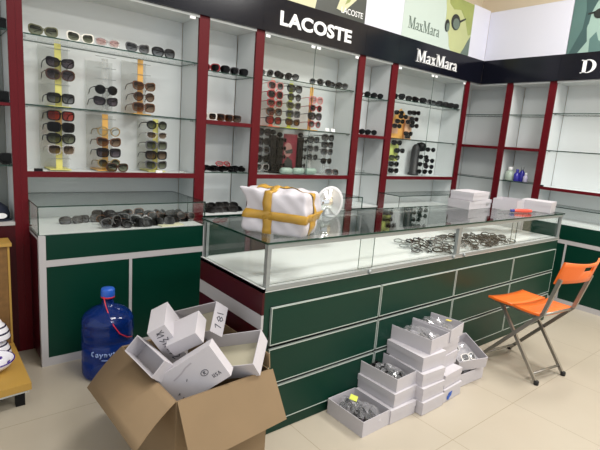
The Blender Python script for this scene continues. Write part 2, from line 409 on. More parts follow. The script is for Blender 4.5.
# ------------------------------------------------------------------ posters above the fascia
def poster(name, label, face, o, ux, w_, h_, cat='poster'):
    o = Vector(o); ux = Vector(ux); t = thing(name, label, cat, o + ux * w_ / 2)
    MB().prism([(0, 0), (w_, 0), (w_, h_), (0, h_)], o, ux, Z, .03).build('board', face, t)
    return t
def art(t, nm, poly, o, ux, uz, mat, lift):
    n = Vector(ux).cross(Vector(uz))
    MB().prism(poly, Vector(o) + n * lift, ux, uz, .0015).build(nm, mat, t)
def ell(cx, cz, rx, rz, n=20, a0=0, a1=360): return [(cx + rx * math.cos(math.radians(a0 + (a1 - a0) * i / n)), cz + rz * math.sin(math.radians(a0 + (a1 - a0) * i / n))) for i in range(n)]
OLIVE = pmat('dark_olive_print', rgb(62, 66, 62), .4, noise=.1); PALEY = pmat('pale_yellow_print', rgb(206, 204, 168), .45, noise=.12, nscale=5)
DKP = pmat('dark_print', rgb(34, 38, 36), .45); MINT = pmat('mint_print', rgb(192, 206, 198), .45, noise=.02); LIME = pmat('lime_print', rgb(182, 188, 136), .45, noise=.1, nscale=6)
LIMED = pmat('dark_lime_print', rgb(150, 160, 92), .45, noise=.2, nscale=9); TXG = pmat('grey_green_print', rgb(96, 112, 102), .45)
TEAL = pmat('dark_teal_print', rgb(58, 84, 84), .45, noise=.15, nscale=4); TEALM = pmat('mid_teal_print', rgb(84, 114, 110), .45, noise=.1, nscale=5); TEALL = pmat('pale_teal_print', rgb(146, 172, 162), .45, noise=.06, nscale=6)
ZP = 2.42
poster('white_light_box', 'blank white board above the far left cabinets, out over the plain fascia', BOARDW, (.2, 3.06, ZP), X, 1.9, .52, 'board')
t = poster('poster', 'dark olive LACOSTE poster with pale draped shapes above the LACOSTE sign', OLIVE, (2.11, 3.06, ZP), X, .94, .52)
o = (2.11, 3.03, ZP)
art(t, 'pale_shape', [(.09, .0), (.37, .0), (.39, .1), (.3, .3), (.2, .5), (.1, .5), (.16, .2)], o, X, Z, PALEY, .0)
art(t, 'pale_shape', [(.60, .05), (.68, .04), (.86, .2), (.9, .5), (.72, .5), (.66, .2)], o, X, Z, PALEY, .0)
art(t, 'dark_fold', [(.69, .1), (.74, .13), (.83, .3), (.8, .34), (.74, .2)], o, X, Z, LIMED, .0016)
sans_text('LACOSTE', 'lettering', (2.765, 3.03, 2.452), X, Z, .046, .255, .002, SIGNW, t, bold=.004)
poster('white_light_box', 'blank white board between the LACOSTE and MaxMara posters', BOARDW, (3.052, 3.06, ZP), X, .495, .52, 'board')
t = poster('poster', 'pale green MaxMara poster with a face in sunglasses above the MaxMara sign', MINT, (3.549, 3.06, ZP), X, 1.14, .52)
o = (3.549, 3.03, ZP)
art(t, 'printed_face', [(.62, .52), (.63, .46), (.655, .36), (.66, .27), (.70, .2), (.74, .12), (.76, .04), (.80, .0), (1.13, .0), (1.13, .52)], o, X, Z, LIME, 0)
art(t, 'printed_hair', [(.66, .52), (.70, .44), (.78, .40), (.9, .42), (1.0, .34), (1.08, .2), (1.13, .22), (1.13, .52)], o, X, Z, LIMED, .0016)
art(t, 'printed_collar', [(.98, .0), (1.03, .06), (1.08, .14), (1.13, .2), (1.13, 0)], o, X, Z, TXG, .0016)
for (cx, cz, rx, rz) in ((.69, .225, .04, .06), (.83, .285, .08, .078)):
    art(t, 'printed_lens', ell(cx, cz, rx, rz), o, X, Z, DKP, .0032)
    art(t, 'printed_lens_shine', ell(cx + .01, cz - .015, rx * .72, rz * .68), o, X, Z, TXG, .0048)
art(t, 'printed_temple', [(.89, .31), (1.0, .36), (1.005, .345), (.90, .29)], o, X, Z, DKP, .0032)
serif_text('MaxMara', (3.63, 3.03, 2.507), X, Z, .105, .50, .002).build('lettering', TXG, t)
poster('white_light_box', 'blank white board next to the corner on the back wall', BOARDW, (4.691, 3.06, ZP), X, .325, .53, 'board')
poster('white_light_box', 'large blank white board above the corner bays on the right wall', BOARDW, (5.05, 3.03, ZP), -Y, .875, .515, 'board')
t = poster('poster', 'teal poster of a face wearing dark sunglasses at the right edge', TEAL, (5.05, 2.15, ZP), -Y, 1.1, .52)
o = (5.02, 2.15, ZP)
art(t, 'printed_background', [(.02, .0), (.11, .22), (.13, .52), (0, .52), (0, 0)], o, -Y, Z, TEALM, 0)
art(t, 'printed_face', [(.10, 0), (.17, .1), (.15, .22), (.16, .32), (.17, .42), (.22, .48), (.36, .52), (.6, .5), (.6, 0)], o, -Y, Z, TEALL, 0)
art(t, 'printed_hair', [(.17, .36), (.2, .44), (.25, .52), (.10, .52), (.13, .34), (.12, .2), (.16, .26)], o, -Y, Z, TEAL, .0016)
art(t, 'printed_neck_shadow', [(.2, .0), (.19, .12), (.24, .18), (.27, .1), (.36, .06), (.36, 0)], o, -Y, Z, TEALM, .0016)
for (cx, cz, rx, rz) in ((.245, .345, .055, .045), (.39, .34, .07, .055)):
    art(t, 'printed_lens', ell(cx, cz, rx, rz), o, -Y, Z, DKP, .0032)
art(t, 'printed_temple', [(.14, .36), (.2, .37), (.2, .35), (.14, .345)], o, -Y, Z, DKP, .0032)

# ------------------------------------------------------------------ display counters against the walls
def wall_counter(x0, x1, yf, label, ytop=YF - .001):
    t = thing('display_counter', label, 'counter', ((x0 + x1) / 2, (yf + YF) / 2, 0))
    zc, zt = .774, .9355
    B(x0 + .004, x1 - .004, yf + .012, YF - .002, .02, zc - .015).build('carcass', SHADEMAROON, t)
    B(x0, x1, yf + .004, YF - .001, zc - .015, zc).build('case_floor', CASEW, t)
    B(x0 + .03, x1 - .004, yf, yf + .012, .630, zc - .002).build('upper_panel', GREEN, t)
    B(x0, x0 + .035, yf - .004, yf + .03, 0, zc - .004).build('corner_post', TRIMW, t)
    B(x1 - .012, x1, yf - .004, yf + .03, 0, zc - .004).build('corner_post', TRIMW, t)
    B(x0, x0 + .03, yf + .03, YF - .002, zc - .03, zc - .004).build('side_strip', TRIMW, t)
    B(x0 + .035, x1 - .012, yf - .003, yf + .012, .592, .630).build('cross_strip', TRIMW, t)
    B(x0 + .035, x1 - .012, yf - .003, yf + .012, .0, .05).build('bottom_strip', TRIMW, t)
    xm = (x0 + x1) / 2
    B(x0 + .035, xm - .009, yf, yf + .012, .05, .592).build('door_panel', GREEN, t)
    B(xm + .009, x1 - .012, yf, yf + .012, .05, .592).build('door_panel', GREEN, t)
    B(xm - .009, xm + .009, yf - .003, yf + .012, .05, .592).build('centre_strip', TRIMW, t)
    B(x0, x1, yf, yf + .006, zc, zt - .007, edge=1).build('glass_front', [GLASS, EDGE], t)
    B(x0, x0 + .006, yf + .006, YF, zc, zt - .007, edge=1).build('glass_side', [GLASS, EDGE], t)
    B(x1 - .006, x1, yf + .006, YF, zc, zt - .007, edge=1).build('glass_side', [GLASS, EDGE], t)
    B(x0, x1, yf, ytop, zt - .007, zt, edge=1).build('glass_top', [TOPGLASS, EDGE], t)
    return t
wall_counter(.457, 1.457, 2.78, 'green wall counter with glass case of black sunglasses on the left', 3.32)
wall_counter(2.0, 2.985, 2.78, 'green wall counter behind the taped white parcel')
wall_counter(3.49, 4.74, 2.78, 'green wall counter under the MaxMara cabinet, behind the long counter')
t = thing('display_counter', 'green wall counter with empty glass case behind the orange chair', 'counter', (4.9, 1.6, 0))
cx0, y0, y1 = 4.77, 1.10, 2.20; zc, zt = .774, .9355
B(cx0 + .012, XF - .002, y0, y1 - .004, .02, zc - .015).build('carcass', SHADEMAROON, t)
B(cx0 + .004, XF - .001, y0, y1, zc - .015, zc).build('case_floor', CASEW, t)
B(cx0, cx0 + .012, y0, y1 - .02, .630, zc - .002).build('upper_panel', GREEN, t)
B(cx0 - .004, cx0 + .03, y1 - .022, y1, 0, zc - .004).build('corner_post', TRIMW, t)
B(cx0 - .003, cx0 + .012, y0, y1 - .022, .592, .630).build('cross_strip', TRIMW, t)
B(cx0 - .003, cx0 + .012, y0, y1 - .022, 0, .05).build('bottom_strip', TRIMW, t)
B(cx0, cx0 + .012, 1.75, y1 - .022, .05, .592).build('door_panel', GREEN, t)
B(cx0, cx0 + .012, y0, 1.732, .05, .592).build('door_panel', GREEN, t)
B(cx0 - .003, cx0 + .012, 1.732, 1.75, .05, .592).build('centre_strip', TRIMW, t)
B(cx0, cx0 + .006, y0, y1, zc, zt - .007, edge=1).build('glass_front', [GLASS, EDGE], t)
B(cx0 + .006, XF, y1 - .006, y1, zc, zt - .007, edge=1).build('glass_side', [GLASS, EDGE], t)
B(cx0, XF - .001, y0, y1, zt - .007, zt, edge=1).build('glass_top', [TOPGLASS, EDGE], t)

# ------------------------------------------------------------------ the long free-standing counter
CX0, CX1, CY0, CY1 = 1.135, 4.154, 1.582, 2.176
ZC, ZT = .74, .95
t = thing('display_counter', 'long free-standing green counter with drawers and glass top', 'counter', ((CX0 + CX1) / 2, (CY0 + CY1) / 2, 0))
B(CX0, CX1 - .002, CY0 + .012, CY1, 0, ZC - .02).build('carcass', pmat('gap_shade_carcass', rgb(14, 22, 20), .5), t)  # near-black colour stands in for the shade in the gaps between drawers
B(CX0, 1.168, CY0 + .002, CY0 + .012, .058, .648).build('stile', GREEN, t); B(4.124, CX1 - .002, CY0 + .002, CY0 + .012, .058, .648).build('stile', GREEN, t)
B(CX0, CX1 - .002, CY0 + .002, CY0 + .012, .648, ZC - .021).build('upper_panel', GREEN, t)
B(CX0, CX1 - .002, CY0 + .002, CY0 + .012, 0, .058).build('plinth', GREEN, t)
B(CX0 - .012, CX0, CY0, CY1, .615, ZC - .002).build('side_panel', SHADEMAROON, t)
B(CX0 - .012, CX0, CY0, CY1, .545, .615).build('side_strip', TRIMW, t)
B(CX0 - .012, CX0, CY0, CY1, 0, .545).build('side_panel', SHADEMAROON, t)
B(CX0 - .012, CX1, CY0, CY1, ZC - .02, ZC).build('case_floor', CASEW, t)
B(CX0, CX1, CY0 - .004, CY0, ZC - .014, ZC + .006).build('front_rail', SILVER, t)
cols = [(1.176, 1.900), (1.918, 2.626), (2.644, 3.384), (3.402, 4.116)]
rows = [(.467, .640), (.271, .440), (.066, .245)]
for (a, b) in cols:
    for (c, d) in rows:
        f = B(a, b, CY0 - .008, CY0 + .012, c, d).build('drawer', GREEN, t)
        e = MB(); q = .0036
        e.box(a - q, b + q, CY0 - .01, CY0 + .004, d, d + q); e.box(a - q, b + q, CY0 - .01, CY0 + .004, c - q, c)
        e.box(a - q, a, CY0 - .01, CY0 + .004, c, d); e.box(b, b + q, CY0 - .01, CY0 + .004, c, d)
        e.build('metal_edge', EDGES, f)
for (x, y) in ((CX0 + .011, CY0 + .011), (CX0 + .011, CY1 - .011), (CX1 - .011, CY0 + .011), (CX1 - .011, CY1 - .011), (2.632, CY0 + .011)):
    q = .018 if abs(x - 2.632) < .01 else .010
    B(x - q, x + q, y - .011, y + .011, ZC, ZT - .009).build('corner_post' if q < .015 else 'middle_post', SILVER, t)
B(CX0, CX1, CY0 - .002, CY0 + .022, ZT - .032, ZT - .009).build('top_rail', SILVER, t)
B(CX0, CX1, CY1 - .022, CY1, ZT - .022, ZT - .009).build('top_rail', SILVER, t)
for (a, b, y) in ((CX0 + .022, 1.832, CY0 + .008), (1.732, 2.62, CY0 + .015), (2.645, 3.40, CY0 + .008), (3.34, CX1 - .022, CY0 + .015)):
    B(a, b, y, y + .005, ZC + .012, ZT - .032, edge=1).build('sliding_glass', [GLASS, EDGE], t)
for x in (1.80, 2.58, 2.70): MB().lathe([(.012, 0), (.012, .006), (.006, .012)], (x, CY0 - .004, ZC - .005), 12, 0, Matrix.Rotation(PI / 2, 3, 'X')).build('lock', SILVER, t)
B(CX0, CX0 + .005, CY0 + .022, CY1 - .022, ZC, ZT - .009, edge=1).build('glass_side', [GLASS, EDGE], t)
B(CX1 - .005, CX1, CY0 + .022, CY1 - .022, ZC, ZT - .009, edge=1).build('glass_side', [GLASS, EDGE], t)
B(CX0 + .022, CX1 - .022, CY1 - .012, CY1 - .007, ZC, ZT - .022, edge=1).build('glass_back', [GLASS, EDGE], t)
B(CX0 - .012, CX1 + .01, CY0 - .012, CY1 + .006, ZT - .009, ZT, edge=1).build('glass_top', [TOPGLASS, EDGE], t)

# ------------------------------------------------------------------ cabinet at the left edge
t = thing('display_cabinet', 'maroon cabinet with grey shelves cut off by the left edge', 'cabinet', (.0, YB, 0))
B(.386, .4235, YF, YF + .02, 0, 2.165).build('upright', MAROON, t)
B(.39, .42, YF + .02, YB - .012, 0, 2.165).build('side_panel', WHITE, t)
GREYP = pmat('grey_back_panel', rgb(128, 132, 128), .6)
B(-.5, .388, YB - .012, YB, .8, 2.165).build('back_panel', GREYP, t)
B(-.5, .386, YF, YB - .012, 2.15, 2.165).build('top_panel', WHITE, t)
B(-.5, .386, YF + .004, YB - .014, 1.456, 1.472).build('red_shelf', MAROON, t)
for z in (1.858, 1.13): B(-.5, .386, YF + .004, YB - .014, z - .007, z, edge=1).build('glass_shelf', [GLASS, EDGE], t)
B(-.5, .386, YF - .004, YB - .014, .785, .806).build('base_top', TRIMW, t)
B(-.5, .386, YF, YB - .014, 0, .785).build('base_cabinet', SHADEMAROON, t)
B(.4235, .470, YF + .004, YF + .02, 0, .78).build('filler_panel', SHADEMAROON, t)

# ------------------------------------------------------------------ spectacles
def sq(s, rx, rz, n=2.6, N=20, cat=0.):
    """rim outline of one lens, s = -1 left / +1 right"""
    P = []
    for i in range(N):
        a = 2 * PI * i / N; c, d = math.cos(a), math.sin(a)
        x = rx * math.copysign(abs(c) ** (2 / n), c); z = rz * math.copysign(abs(d) ** (2 / n), d)
        if d > 0: z += cat * max(0, x * s) * 1.0
        if d < 0: x *= (1 + .12 * d)
        P.append((x, z))
    return P
def bow(x): return 2.2 * x * x
SHAPES = {'round': (.026, .024, 2.1, 0, .034), 'square': (.030, .0245, 3.6, 0, .0345), 'cat': (.030, .0225, 2.5, .28, .035), 'big': (.032, .026, 2.6, .05, .036), 'slim': (.028, .019, 2.5, .1, .034)}
def spec_parts(shape, folded):
    rx, rz, n, cat, off = SHAPES[shape]
    fr, tm, ln = MB(), [], []
    for s in (-1, 1):
        P = sq(s, rx, rz, n, cat=cat); N = len(P)
        def v(mb, p, k, y): x = s * off + p[0] * k; return mb.bm.verts.new((x, bow(x) + y, p[1] * k))
        R = [[v(fr, p, k, y) for p in P] for k, y in ((1.10, -.002), (1.10, .003), (.89, .003), (.89, -.002))]
        for a in range(4):
            A, C = R[a], R[(a + 1) % 4]
            for i in range(N): fr.face([A[i], A[(i + 1) % N], C[(i + 1) % N], C[i]], 0, False)
        l = MB(); vs = [v(l, p, .9, .001) for p in P]; c = l.bm.verts.new((s * off, bow(off) - .0015, 0))
        for i in range(N): l.face([vs[i], vs[(i + 1) % N], c], 1, True)
        ln.append(l)
        xo = s * (off + rx * 1.0); tz = rz * .55; yo = bow(xo)
        m = MB()
        if folded:
            m.tube([(xo, yo, tz), (xo * .98, yo + .010, tz), (xo * .80, yo + .014, tz - .002), (-xo * .2, yo + .006 + .004 * s, tz - .008), (-xo * .62, yo + .004 * s + .004, tz - .02)], [.003, .003, .0025, .002, .002], 5, 0)
        else:
            m.tube([(xo, yo, tz), (xo * 1.02, yo + .03, tz), (xo * 1.0, yo + .10, tz - .004), (xo * .97, yo + .125, tz - .014), (xo * .95, yo + .145, tz - .034)], [.0034, .003, .0024, .0022, .002], 5, 0)
        tm.append(m)
    g = off - rx * .98
    fr.tube([(-g, bow(g), rz * .35), (0, -.001, rz * .48), (g, bow(g), rz * .35)], .003, 5, 0)
    return fr, ln, tm
PROTO = {}
def merge(mbs):
    out = MB()
    for m in mbs:
        me = bpy.data.meshes.new('tmp'); m.bm.to_mesh(me); out.bm.from_mesh(me); bpy.data.meshes.remove(me)
    return out
def specs(loc, label, frame='black', lens='black', shape='big', rot=(0, 0, 0), scale=1., group=None, detail=True, folded=False, cat='sunglasses', name='sunglasses'):
    key = (frame, lens, shape, detail, folded)
    if key not in PROTO:
        fr, ln, tm = spec_parts(shape, folded)
        if detail:
            root = bpy.data.objects.new(name, None); root.empty_display_size = .03
            COL.objects.link(root)
            f = fr.build('frame', FRAMES[frame], root)
            for l in ln:
                l.bm.faces.ensure_lookup_table()
                for q in l.bm.faces: q.material_index = 0
                l.build('lens', LENS[lens], root)
            for m in tm: m.build('temple_arm', FRAMES[frame], root)
        else:
            root = merge([fr] + ln + tm).build(name, [FRAMES[frame], LENS[lens]])
        PROTO[key] = root; r = root
    else: r = dup(PROTO[key], (0, 0, 0))
    r.location = loc; r.rotation_euler = rot; r.scale = (scale,) * 3
    if 'group' in r.keys(): del r['group']
    return tag(r, label, cat, group)
ORD = ['top', 'second', 'third', 'fourth', 'fifth', 'sixth']

# display stands: coloured strip, wire pegs, frosted back sheet, foot
def rack(x, z0, z1, zs, strip, label, sheet=True, w_=.036):
    t = thing('eyewear_stand', label, 'stand', (x, 3.19, z0))
    B(x - .06, x + .06, 3.14, 3.316, z0 + .0005, z0 + .006).build('foot', SHEET if strip is None else strip, t)
    B(x - w_ / 2, x + w_ / 2, 3.185, 3.191, z0 + .006, z1).build('strip', strip or SHEET, t)
    for z in zs:
        MB().tube([(x - .062, 3.165, z + .012), (x - .055, 3.181, z + .012), (x + .055, 3.181, z + .012), (x + .062, 3.165, z + .012)], .0016, 5).build('peg_wire', SILVER, t)
    if sheet:
        m = MB(); n = 8; A = []
        for k in range(n + 1):
            a = -.085 + .17 * k / n
            A.append([m.bm.verts.new((x + a, 3.311 + 1.0 * (.085 ** 2 - a * a) , z)) for z in (z0 + .006, z1 - .005)])
        for p, q in zip(A, A[1:]): m.face([p[0], q[0], q[1], p[1]], 0, True)
        m.build('back_sheet', SHEET, t)
    return t
SH1, SH2, SH3 = 1.8562, 1.4762, 1.0965
PIT = .068
def row(x, zs, kinds, where, detail=True, scale=1.14, grp=None, yf=3.148, dx=0):
    for i, (z, k) in enumerate(zip(zs, kinds)):
        if k is None: continue
        fr, le, sh, desc = k
        specs((x + dx, yf, z), f'{desc} sunglasses, {ORD[i]} row on the {where}', fr, le, sh, (0, 0, 0), scale, grp, detail)
def rz(top): return [top - PIT * i for i in range(5)]
BK, GR, BR = ('black', 'black'), ('black', 'grey'), ('brown', 'brown')
# first cabinet, upper shelf
rack(.655, SH2, 1.845, rz(1.80), YSTRIP, 'yellow strip stand on the upper left of the left cabinet')
row(.662, rz(1.80), [None, ('black', 'violet', 'cat', 'black violet-lensed'), ('tortoise', 'violet', 'big', 'dark tortoise'), None, ('black', 'grey', 'square', 'black grey-gradient')], 'upper left yellow stand')
rack(.925, SH2, 1.80, rz(1.80), None, 'clear stand in the middle of the upper shelf of the left cabinet')
specs((.925, 3.148, 1.608), 'round black sunglasses high on the clear middle stand', 'black', 'black', 'round', scale=1.1)
specs((.922, 3.148, 1.537), 'black cat-eye sunglasses with grey lenses low on the clear middle stand', 'black', 'violet', 'cat', scale=1.1)
rack(1.152, SH2, 1.832, rz(1.792), OSTRIP, 'orange strip stand on the upper right of the left cabinet')
row(1.168, rz(1.797), [None, None, ('brown', 'brown', 'cat', 'brown cat-eye'), ('tortoise', 'brown', 'round', 'round tortoise brown'), ('brown', 'brown', 'square', 'square brown')], 'upper right orange stand')
# first cabinet, lower shelf
rack(.652, SH3, 1.458, rz(1.425), YSTRIP, 'yellow strip stand on the lower left of the left cabinet')
row(.660, rz(1.425), [('black', 'red', 'square', 'black red-lensed'), ('black', 'black', 'square', 'black square grey'), ('black', 'olive', 'big', 'large black olive-lensed'), ('clear', 'brown', 'square', 'rimless brown-gradient'), None], 'lower left yellow stand')
rack(.926, SH3, 1.458, rz(1.416), OSTRIP, 'orange strip stand on the lower middle of the left cabinet')
row(.941, rz(1.418), [None, ('gold', 'clear', 'round', 'clear gold-wire'), ('brown', 'brown', 'cat', 'brown cat-eye'), ('black', 'violet', 'square', 'square black'), ('gold', 'olive', 'round', 'thin gold-framed olive')], 'lower middle orange stand')
specs((.985, 3.118, 1.122), 'brown sunglasses standing at the foot of the lower middle orange stand', 'tortoise', 'olive', 'big', folded=True)
rack(1.262, SH3, 1.455, rz(1.416), YSTRIP, 'yellow-orange strip stand on the lower right of the left cabinet')
row(1.260, rz(1.414), [('black', 'olive', 'round', 'round olive-lensed'), ('clear', 'brown', 'slim', 'rimless brown'), ('grey', 'olive', 'square', 'grey-framed olive'), ('black', 'brown', 'square', 'black violet-brown'), ('grey', 'olive', 'cat', 'grey cat-eye')], 'lower right yellow stand')
# top shelf of the first cabinet
for x, k in ((.568, ('olive', 'olive', 'cat', 'olive cat-eye sunglasses standing at the left end of the top shelf')), (.764, ('white', 'olive', 'cat', 'white-framed sunglasses on the top shelf of the left cabinet')),
             (.919, ('clear', 'pink', 'slim', 'transparent pink glasses on the top shelf of the left cabinet')), (1.105, ('grey', 'grey', 'cat', 'grey sunglasses on the top shelf right of the pink pair')), (1.278, ('black', 'grey', 'big', 'black-grey sunglasses at the right end of the left top shelf'))):
    specs((x, 3.10, SH1 + .029 * 1.08), k[3], k[0], k[1], k[2], (0, 0, 0), 1.12, folded=True)
# small tags on the bottom rail
for x, m_, lb in ((.52, BLACK, 'small black price tag on the left cabinet floor near the maroon post'), (1.255, SIGNW, 'small white price tag at the foot of the lower right stand'), (1.42, SHEET, 'small clear price tag at the right end of the left cabinet floor')):
    tag(MB().box(x - .022, x + .022, 3.085, 3.10, SH3 - .004, SH3 + .014).build('price_tag', m_), lb, 'tag')
# narrow bay beside the LACOSTE cabinet
PL = ['first', 'second', 'third', 'fourth', 'fifth', 'sixth', 'seventh', 'eighth']
for i, (x, fr, le) in enumerate(((1.635, 'red', 'black'), (1.715, 'black', 'black'), (1.795, 'grey', 'grey'), (1.872, 'black', 'black'))):
    specs((x, 3.13, 1.822 + .029), f'dark sunglasses, {PL[i]} from left on the upper glass shelf beside LACOSTE', fr, le, 'big', (0, 0, -.9), 1., folded=True, detail=False)
for i, (x, fr, le) in enumerate(((1.632, 'white', 'brown'), (1.70, 'brown', 'brown'), (1.77, 'brown', 'amber'), (1.838, 'tortoise', 'brown'))):
    specs((x, 3.13, 1.481 + .028), f'brown sunglasses, {PL[i]} from the left on the red shelf beside LACOSTE', fr, le, 'square', (0, 0, -.9), .98, folded=True, detail=False)
for i in range(8):
    specs((1.625 + .043 * i, 3.11 + .03 * (i % 2), 1.108 + .020 + .010 * (i % 3 == 1)), 'black folded sunglasses heaped on the lower glass shelf of the narrow bay', 'black', 'black', 'slim', (-.85, .1 * (i % 3 - 1), rnd.uniform(-.6, .6)), 1.05, 'black sunglasses heaped in the narrow bay', detail=False, folded=True)
specs((1.762, 3.10, 1.108 + .062), 'red-framed sunglasses lying on the black heap in the narrow bay', 'red', 'pink', 'slim', (-.6, 0, .1), 1., detail=False, folded=True)
for i in range(9):
    specs((1.63 + .032 * i, 3.09 + .05 * (i % 2), .80 + .020 + .026 * (i % 2)), 'black folded sunglasses at the bottom of the narrow bay', 'black', 'black', 'big', (-.7, .1 * (i % 3 - 1), rnd.uniform(-.6, .6)), 1., 'black sunglasses at the bottom of the narrow bay', detail=False, folded=True)
# LACOSTE cabinet
for i, (x, fr, le) in enumerate(((2.121, 'clear', 'grey'), (2.19, 'black', 'black'), (2.30, 'black', 'black'), (2.37, 'black', 'grey'), (2.637, 'grey', 'grey'), (2.73, 'black', 'black'), (2.862, 'black', 'grey'), (2.932, 'grey', 'grey'))):
    specs((x, 3.13, SH1 + .029), f'dark sunglasses, {PL[i]} from the left on the top shelf of the LACOSTE cabinet', fr, le, 'round', (0, 0, -1.0), 1., folded=True, detail=False)
PSTRIP = pmat('coral_acrylic_strip', rgb(232, 108, 76), .35); LSTRIP = pmat('lime_acrylic_strip', rgb(206, 214, 60), .35)
rack(2.232, SH2, 1.845, rz(1.80), PSTRIP, 'coral strip stand in the upper left of the LACOSTE cabinet', False)
row(2.240, rz(1.80), [('pink', 'grey', 'big', 'pink-framed'), ('red', 'black', 'big', 'red black-lensed'), ('red', 'olive', 'cat', 'red olive-lensed'), ('brown', 'grey', 'big', 'brown-framed'), ('black', 'red', 'big', 'black red-lensed')], 'coral stand', False, 1.12)
rack(2.420, SH2, 1.845, rz(1.80), LSTRIP, 'lime yellow strip stand in the LACOSTE cabinet', False)
row(2.436, rz(1.80), [('black', 'grey', 'big', 'black grey-lensed'), ('black', 'grey', 'round', 'round black'), ('olive', 'violet', 'cat', 'yellow-green framed'), ('grey', 'grey', 'square', 'grey square'), ('black', 'amber', 'cat', 'black amber-lensed')], 'lime stand', False, 1.12)
rack(2.645, SH2, 1.84, rz(1.737), OSTRIP, 'orange strip stand in the LACOSTE cabinet', False)
row(2.678, rz(1.734), [('pink', 'pink', 'big', 'pink clear-lensed'), ('red', 'black', 'round', 'dark red round'), ('black', 'violet', 'big', 'black violet-lensed'), ('red', 'grey', 'round', 'small red round'), None], 'orange stand under LACOSTE', False, 1.12)
for i, (x, r_) in enumerate(((2.80, .2), (2.87, -.3))):
    tag(MB().obox((x, 3.12, SH2 + .0165), (.045, .004, .03), Matrix.Rotation(-.35, 3, 'X')).build('name_card', SIGNW), f'small white name card, {PL[i]} of two on the LACOSTE glass shelf', 'card')
rack(2.149, SH3, 1.46, rz(1.43), None, 'clear stand of grey sunglasses at the lower left of the LACOSTE cabinet')
row(2.149, [1.43, 1.355, 1.287, 1.215, 1.146], [('black', 'violet', 'big', 'dark violet'), ('black', 'violet', 'square', 'dark square'), ('grey', 'violet', 'big', 'grey-violet'), ('black', 'black', 'big', 'black'), ('clear', 'grey', 'big', 'pale grey')], 'lower left clear stand under LACOSTE', False, 1.05)
def black_stand(x, y, h, label, z0=SH3):
    t = thing('black_eyewear_stand', label, 'stand', (x, y, z0))
    B(x - .05, x + .05, y - .04, y + .05, z0 + .0005, z0 + .012).build('foot', BLACK, t)
    B(x - .028, x + .028, y, y + .03, z0 + .012, z0 + h).build('column', BLACK, t)
    MB().lathe([(.002, 0), (.02, .008), (.026, .022), (.02, .038), (.002, .044)], (x, y + .015, z0 + h), 14).build('knob', BLACK, t)
    for k in range(4): MB().tube([(x - .05, y - .008, z0 + .07 + k * .07), (x + .05, y - .008, z0 + .07 + k * .07)], .004, 6).build('holder_arm', BLACK, t)
    return t
for x, h, lb, pl in ((2.29, .315, 'taller black knob-topped eyewear stand left of the red picture card', 'on the tall black stand'), (2.362, .30, 'black knob-topped eyewear stand directly left of the red picture card', 'on the black stand touching the red card'), (2.588, .31, 'black knob-topped eyewear stand right of the red picture card', 'on the black stand right of the red card')):
    black_stand(x, 3.21, h, lb)
    for k in range(4):
        specs((x, 3.165, SH3 + .07 + .07 * k), f'black sunglasses, {["lowest", "second from bottom", "second from top", "topmost"][k]}, {pl}', 'black', 'black', 'round', (0, 0, .25), .72, detail=False, folded=True)
t = thing('picture_card', 'dark red picture card standing in the lower LACOSTE cabinet', 'card', (2.475, 3.22, SH3))
CRED = pmat('crimson_print', rgb(116, 24, 44), .4, noise=.2, nscale=9); SKINP = pmat('dusky_print', rgb(150, 110, 104), .45)
B(2.40, 2.545, 3.215, 3.222, SH3 + .0005, 1.43).build('card', CRED, t)
MB().prism(ell(.05, .2, .045, .06), (2.40, 3.215, SH3), X, Z, .0015).build('printed_face', SKINP, t)
MB().prism([(.02, .19), (.1, .21), (.1, .17), (.03, .165)], (2.40, 3.213, SH3), X, Z, .0015).build('printed_sunglasses', DKP, t)
MB().prism([(.01, .02), (.12, .02), (.10, .11), (.05, .14), (.02, .1)], (2.40, 3.215, SH3), X, Z, .0015).build('printed_shoulder', DKP, t)
row(2.681, [1.397, 1.321, 1.245], [('black', 'grey', 'big', 'black'), ('grey', 'grey', 'big', 'grey'), ('black', 'grey', 'round', 'round dark')], 'clear stand right of the black stand', False, 1.0)
rack(2.681, SH3, 1.44, [1.397, 1.321, 1.245], None, 'clear stand right of the black stand in the LACOSTE cabinet')
rack(2.852, SH3, 1.46, rz(1.425), None, 'clear stand at the lower right of the LACOSTE cabinet')
row(2.852, [1.425, 1.362, 1.30, 1.215], [('black', 'grey', 'big', 'black grey-lensed'), ('black', 'grey', 'square', 'square black'), ('grey', 'grey', 'big', 'pale grey'), ('black', 'black', 'round', 'round black')], 'lower right clear stand under LACOSTE', False, 1.05)
MINTC = pmat('mint_patterned_case', rgb(150, 172, 160), .5, noise=.5, nscale=45)
for i, (x, lb) in enumerate(((2.37, 'mint patterned glasses case left of the red card foot'), (2.50, 'mint patterned glasses case in front of the red card'), (2.64, 'mint patterned glasses case right of the red card'))):
    tag(MB().lathe([(.002, -.06), (.02, -.056), (.027, -.04), (.027, .04), (.02, .056), (.002, .06)], (x, 3.115, SH3 + .0275), 14, 0, Matrix.Rotation(PI / 2, 3, 'Y')).build('glasses_case', MINTC), lb, 'case')
specs((2.915, 3.13, SH3 + .025), 'brown patterned glasses at the right end of the LACOSTE cabinet floor', 'tortoise', 'grey', 'square', (-.4, 0, -.3), 1., detail=False, folded=True)
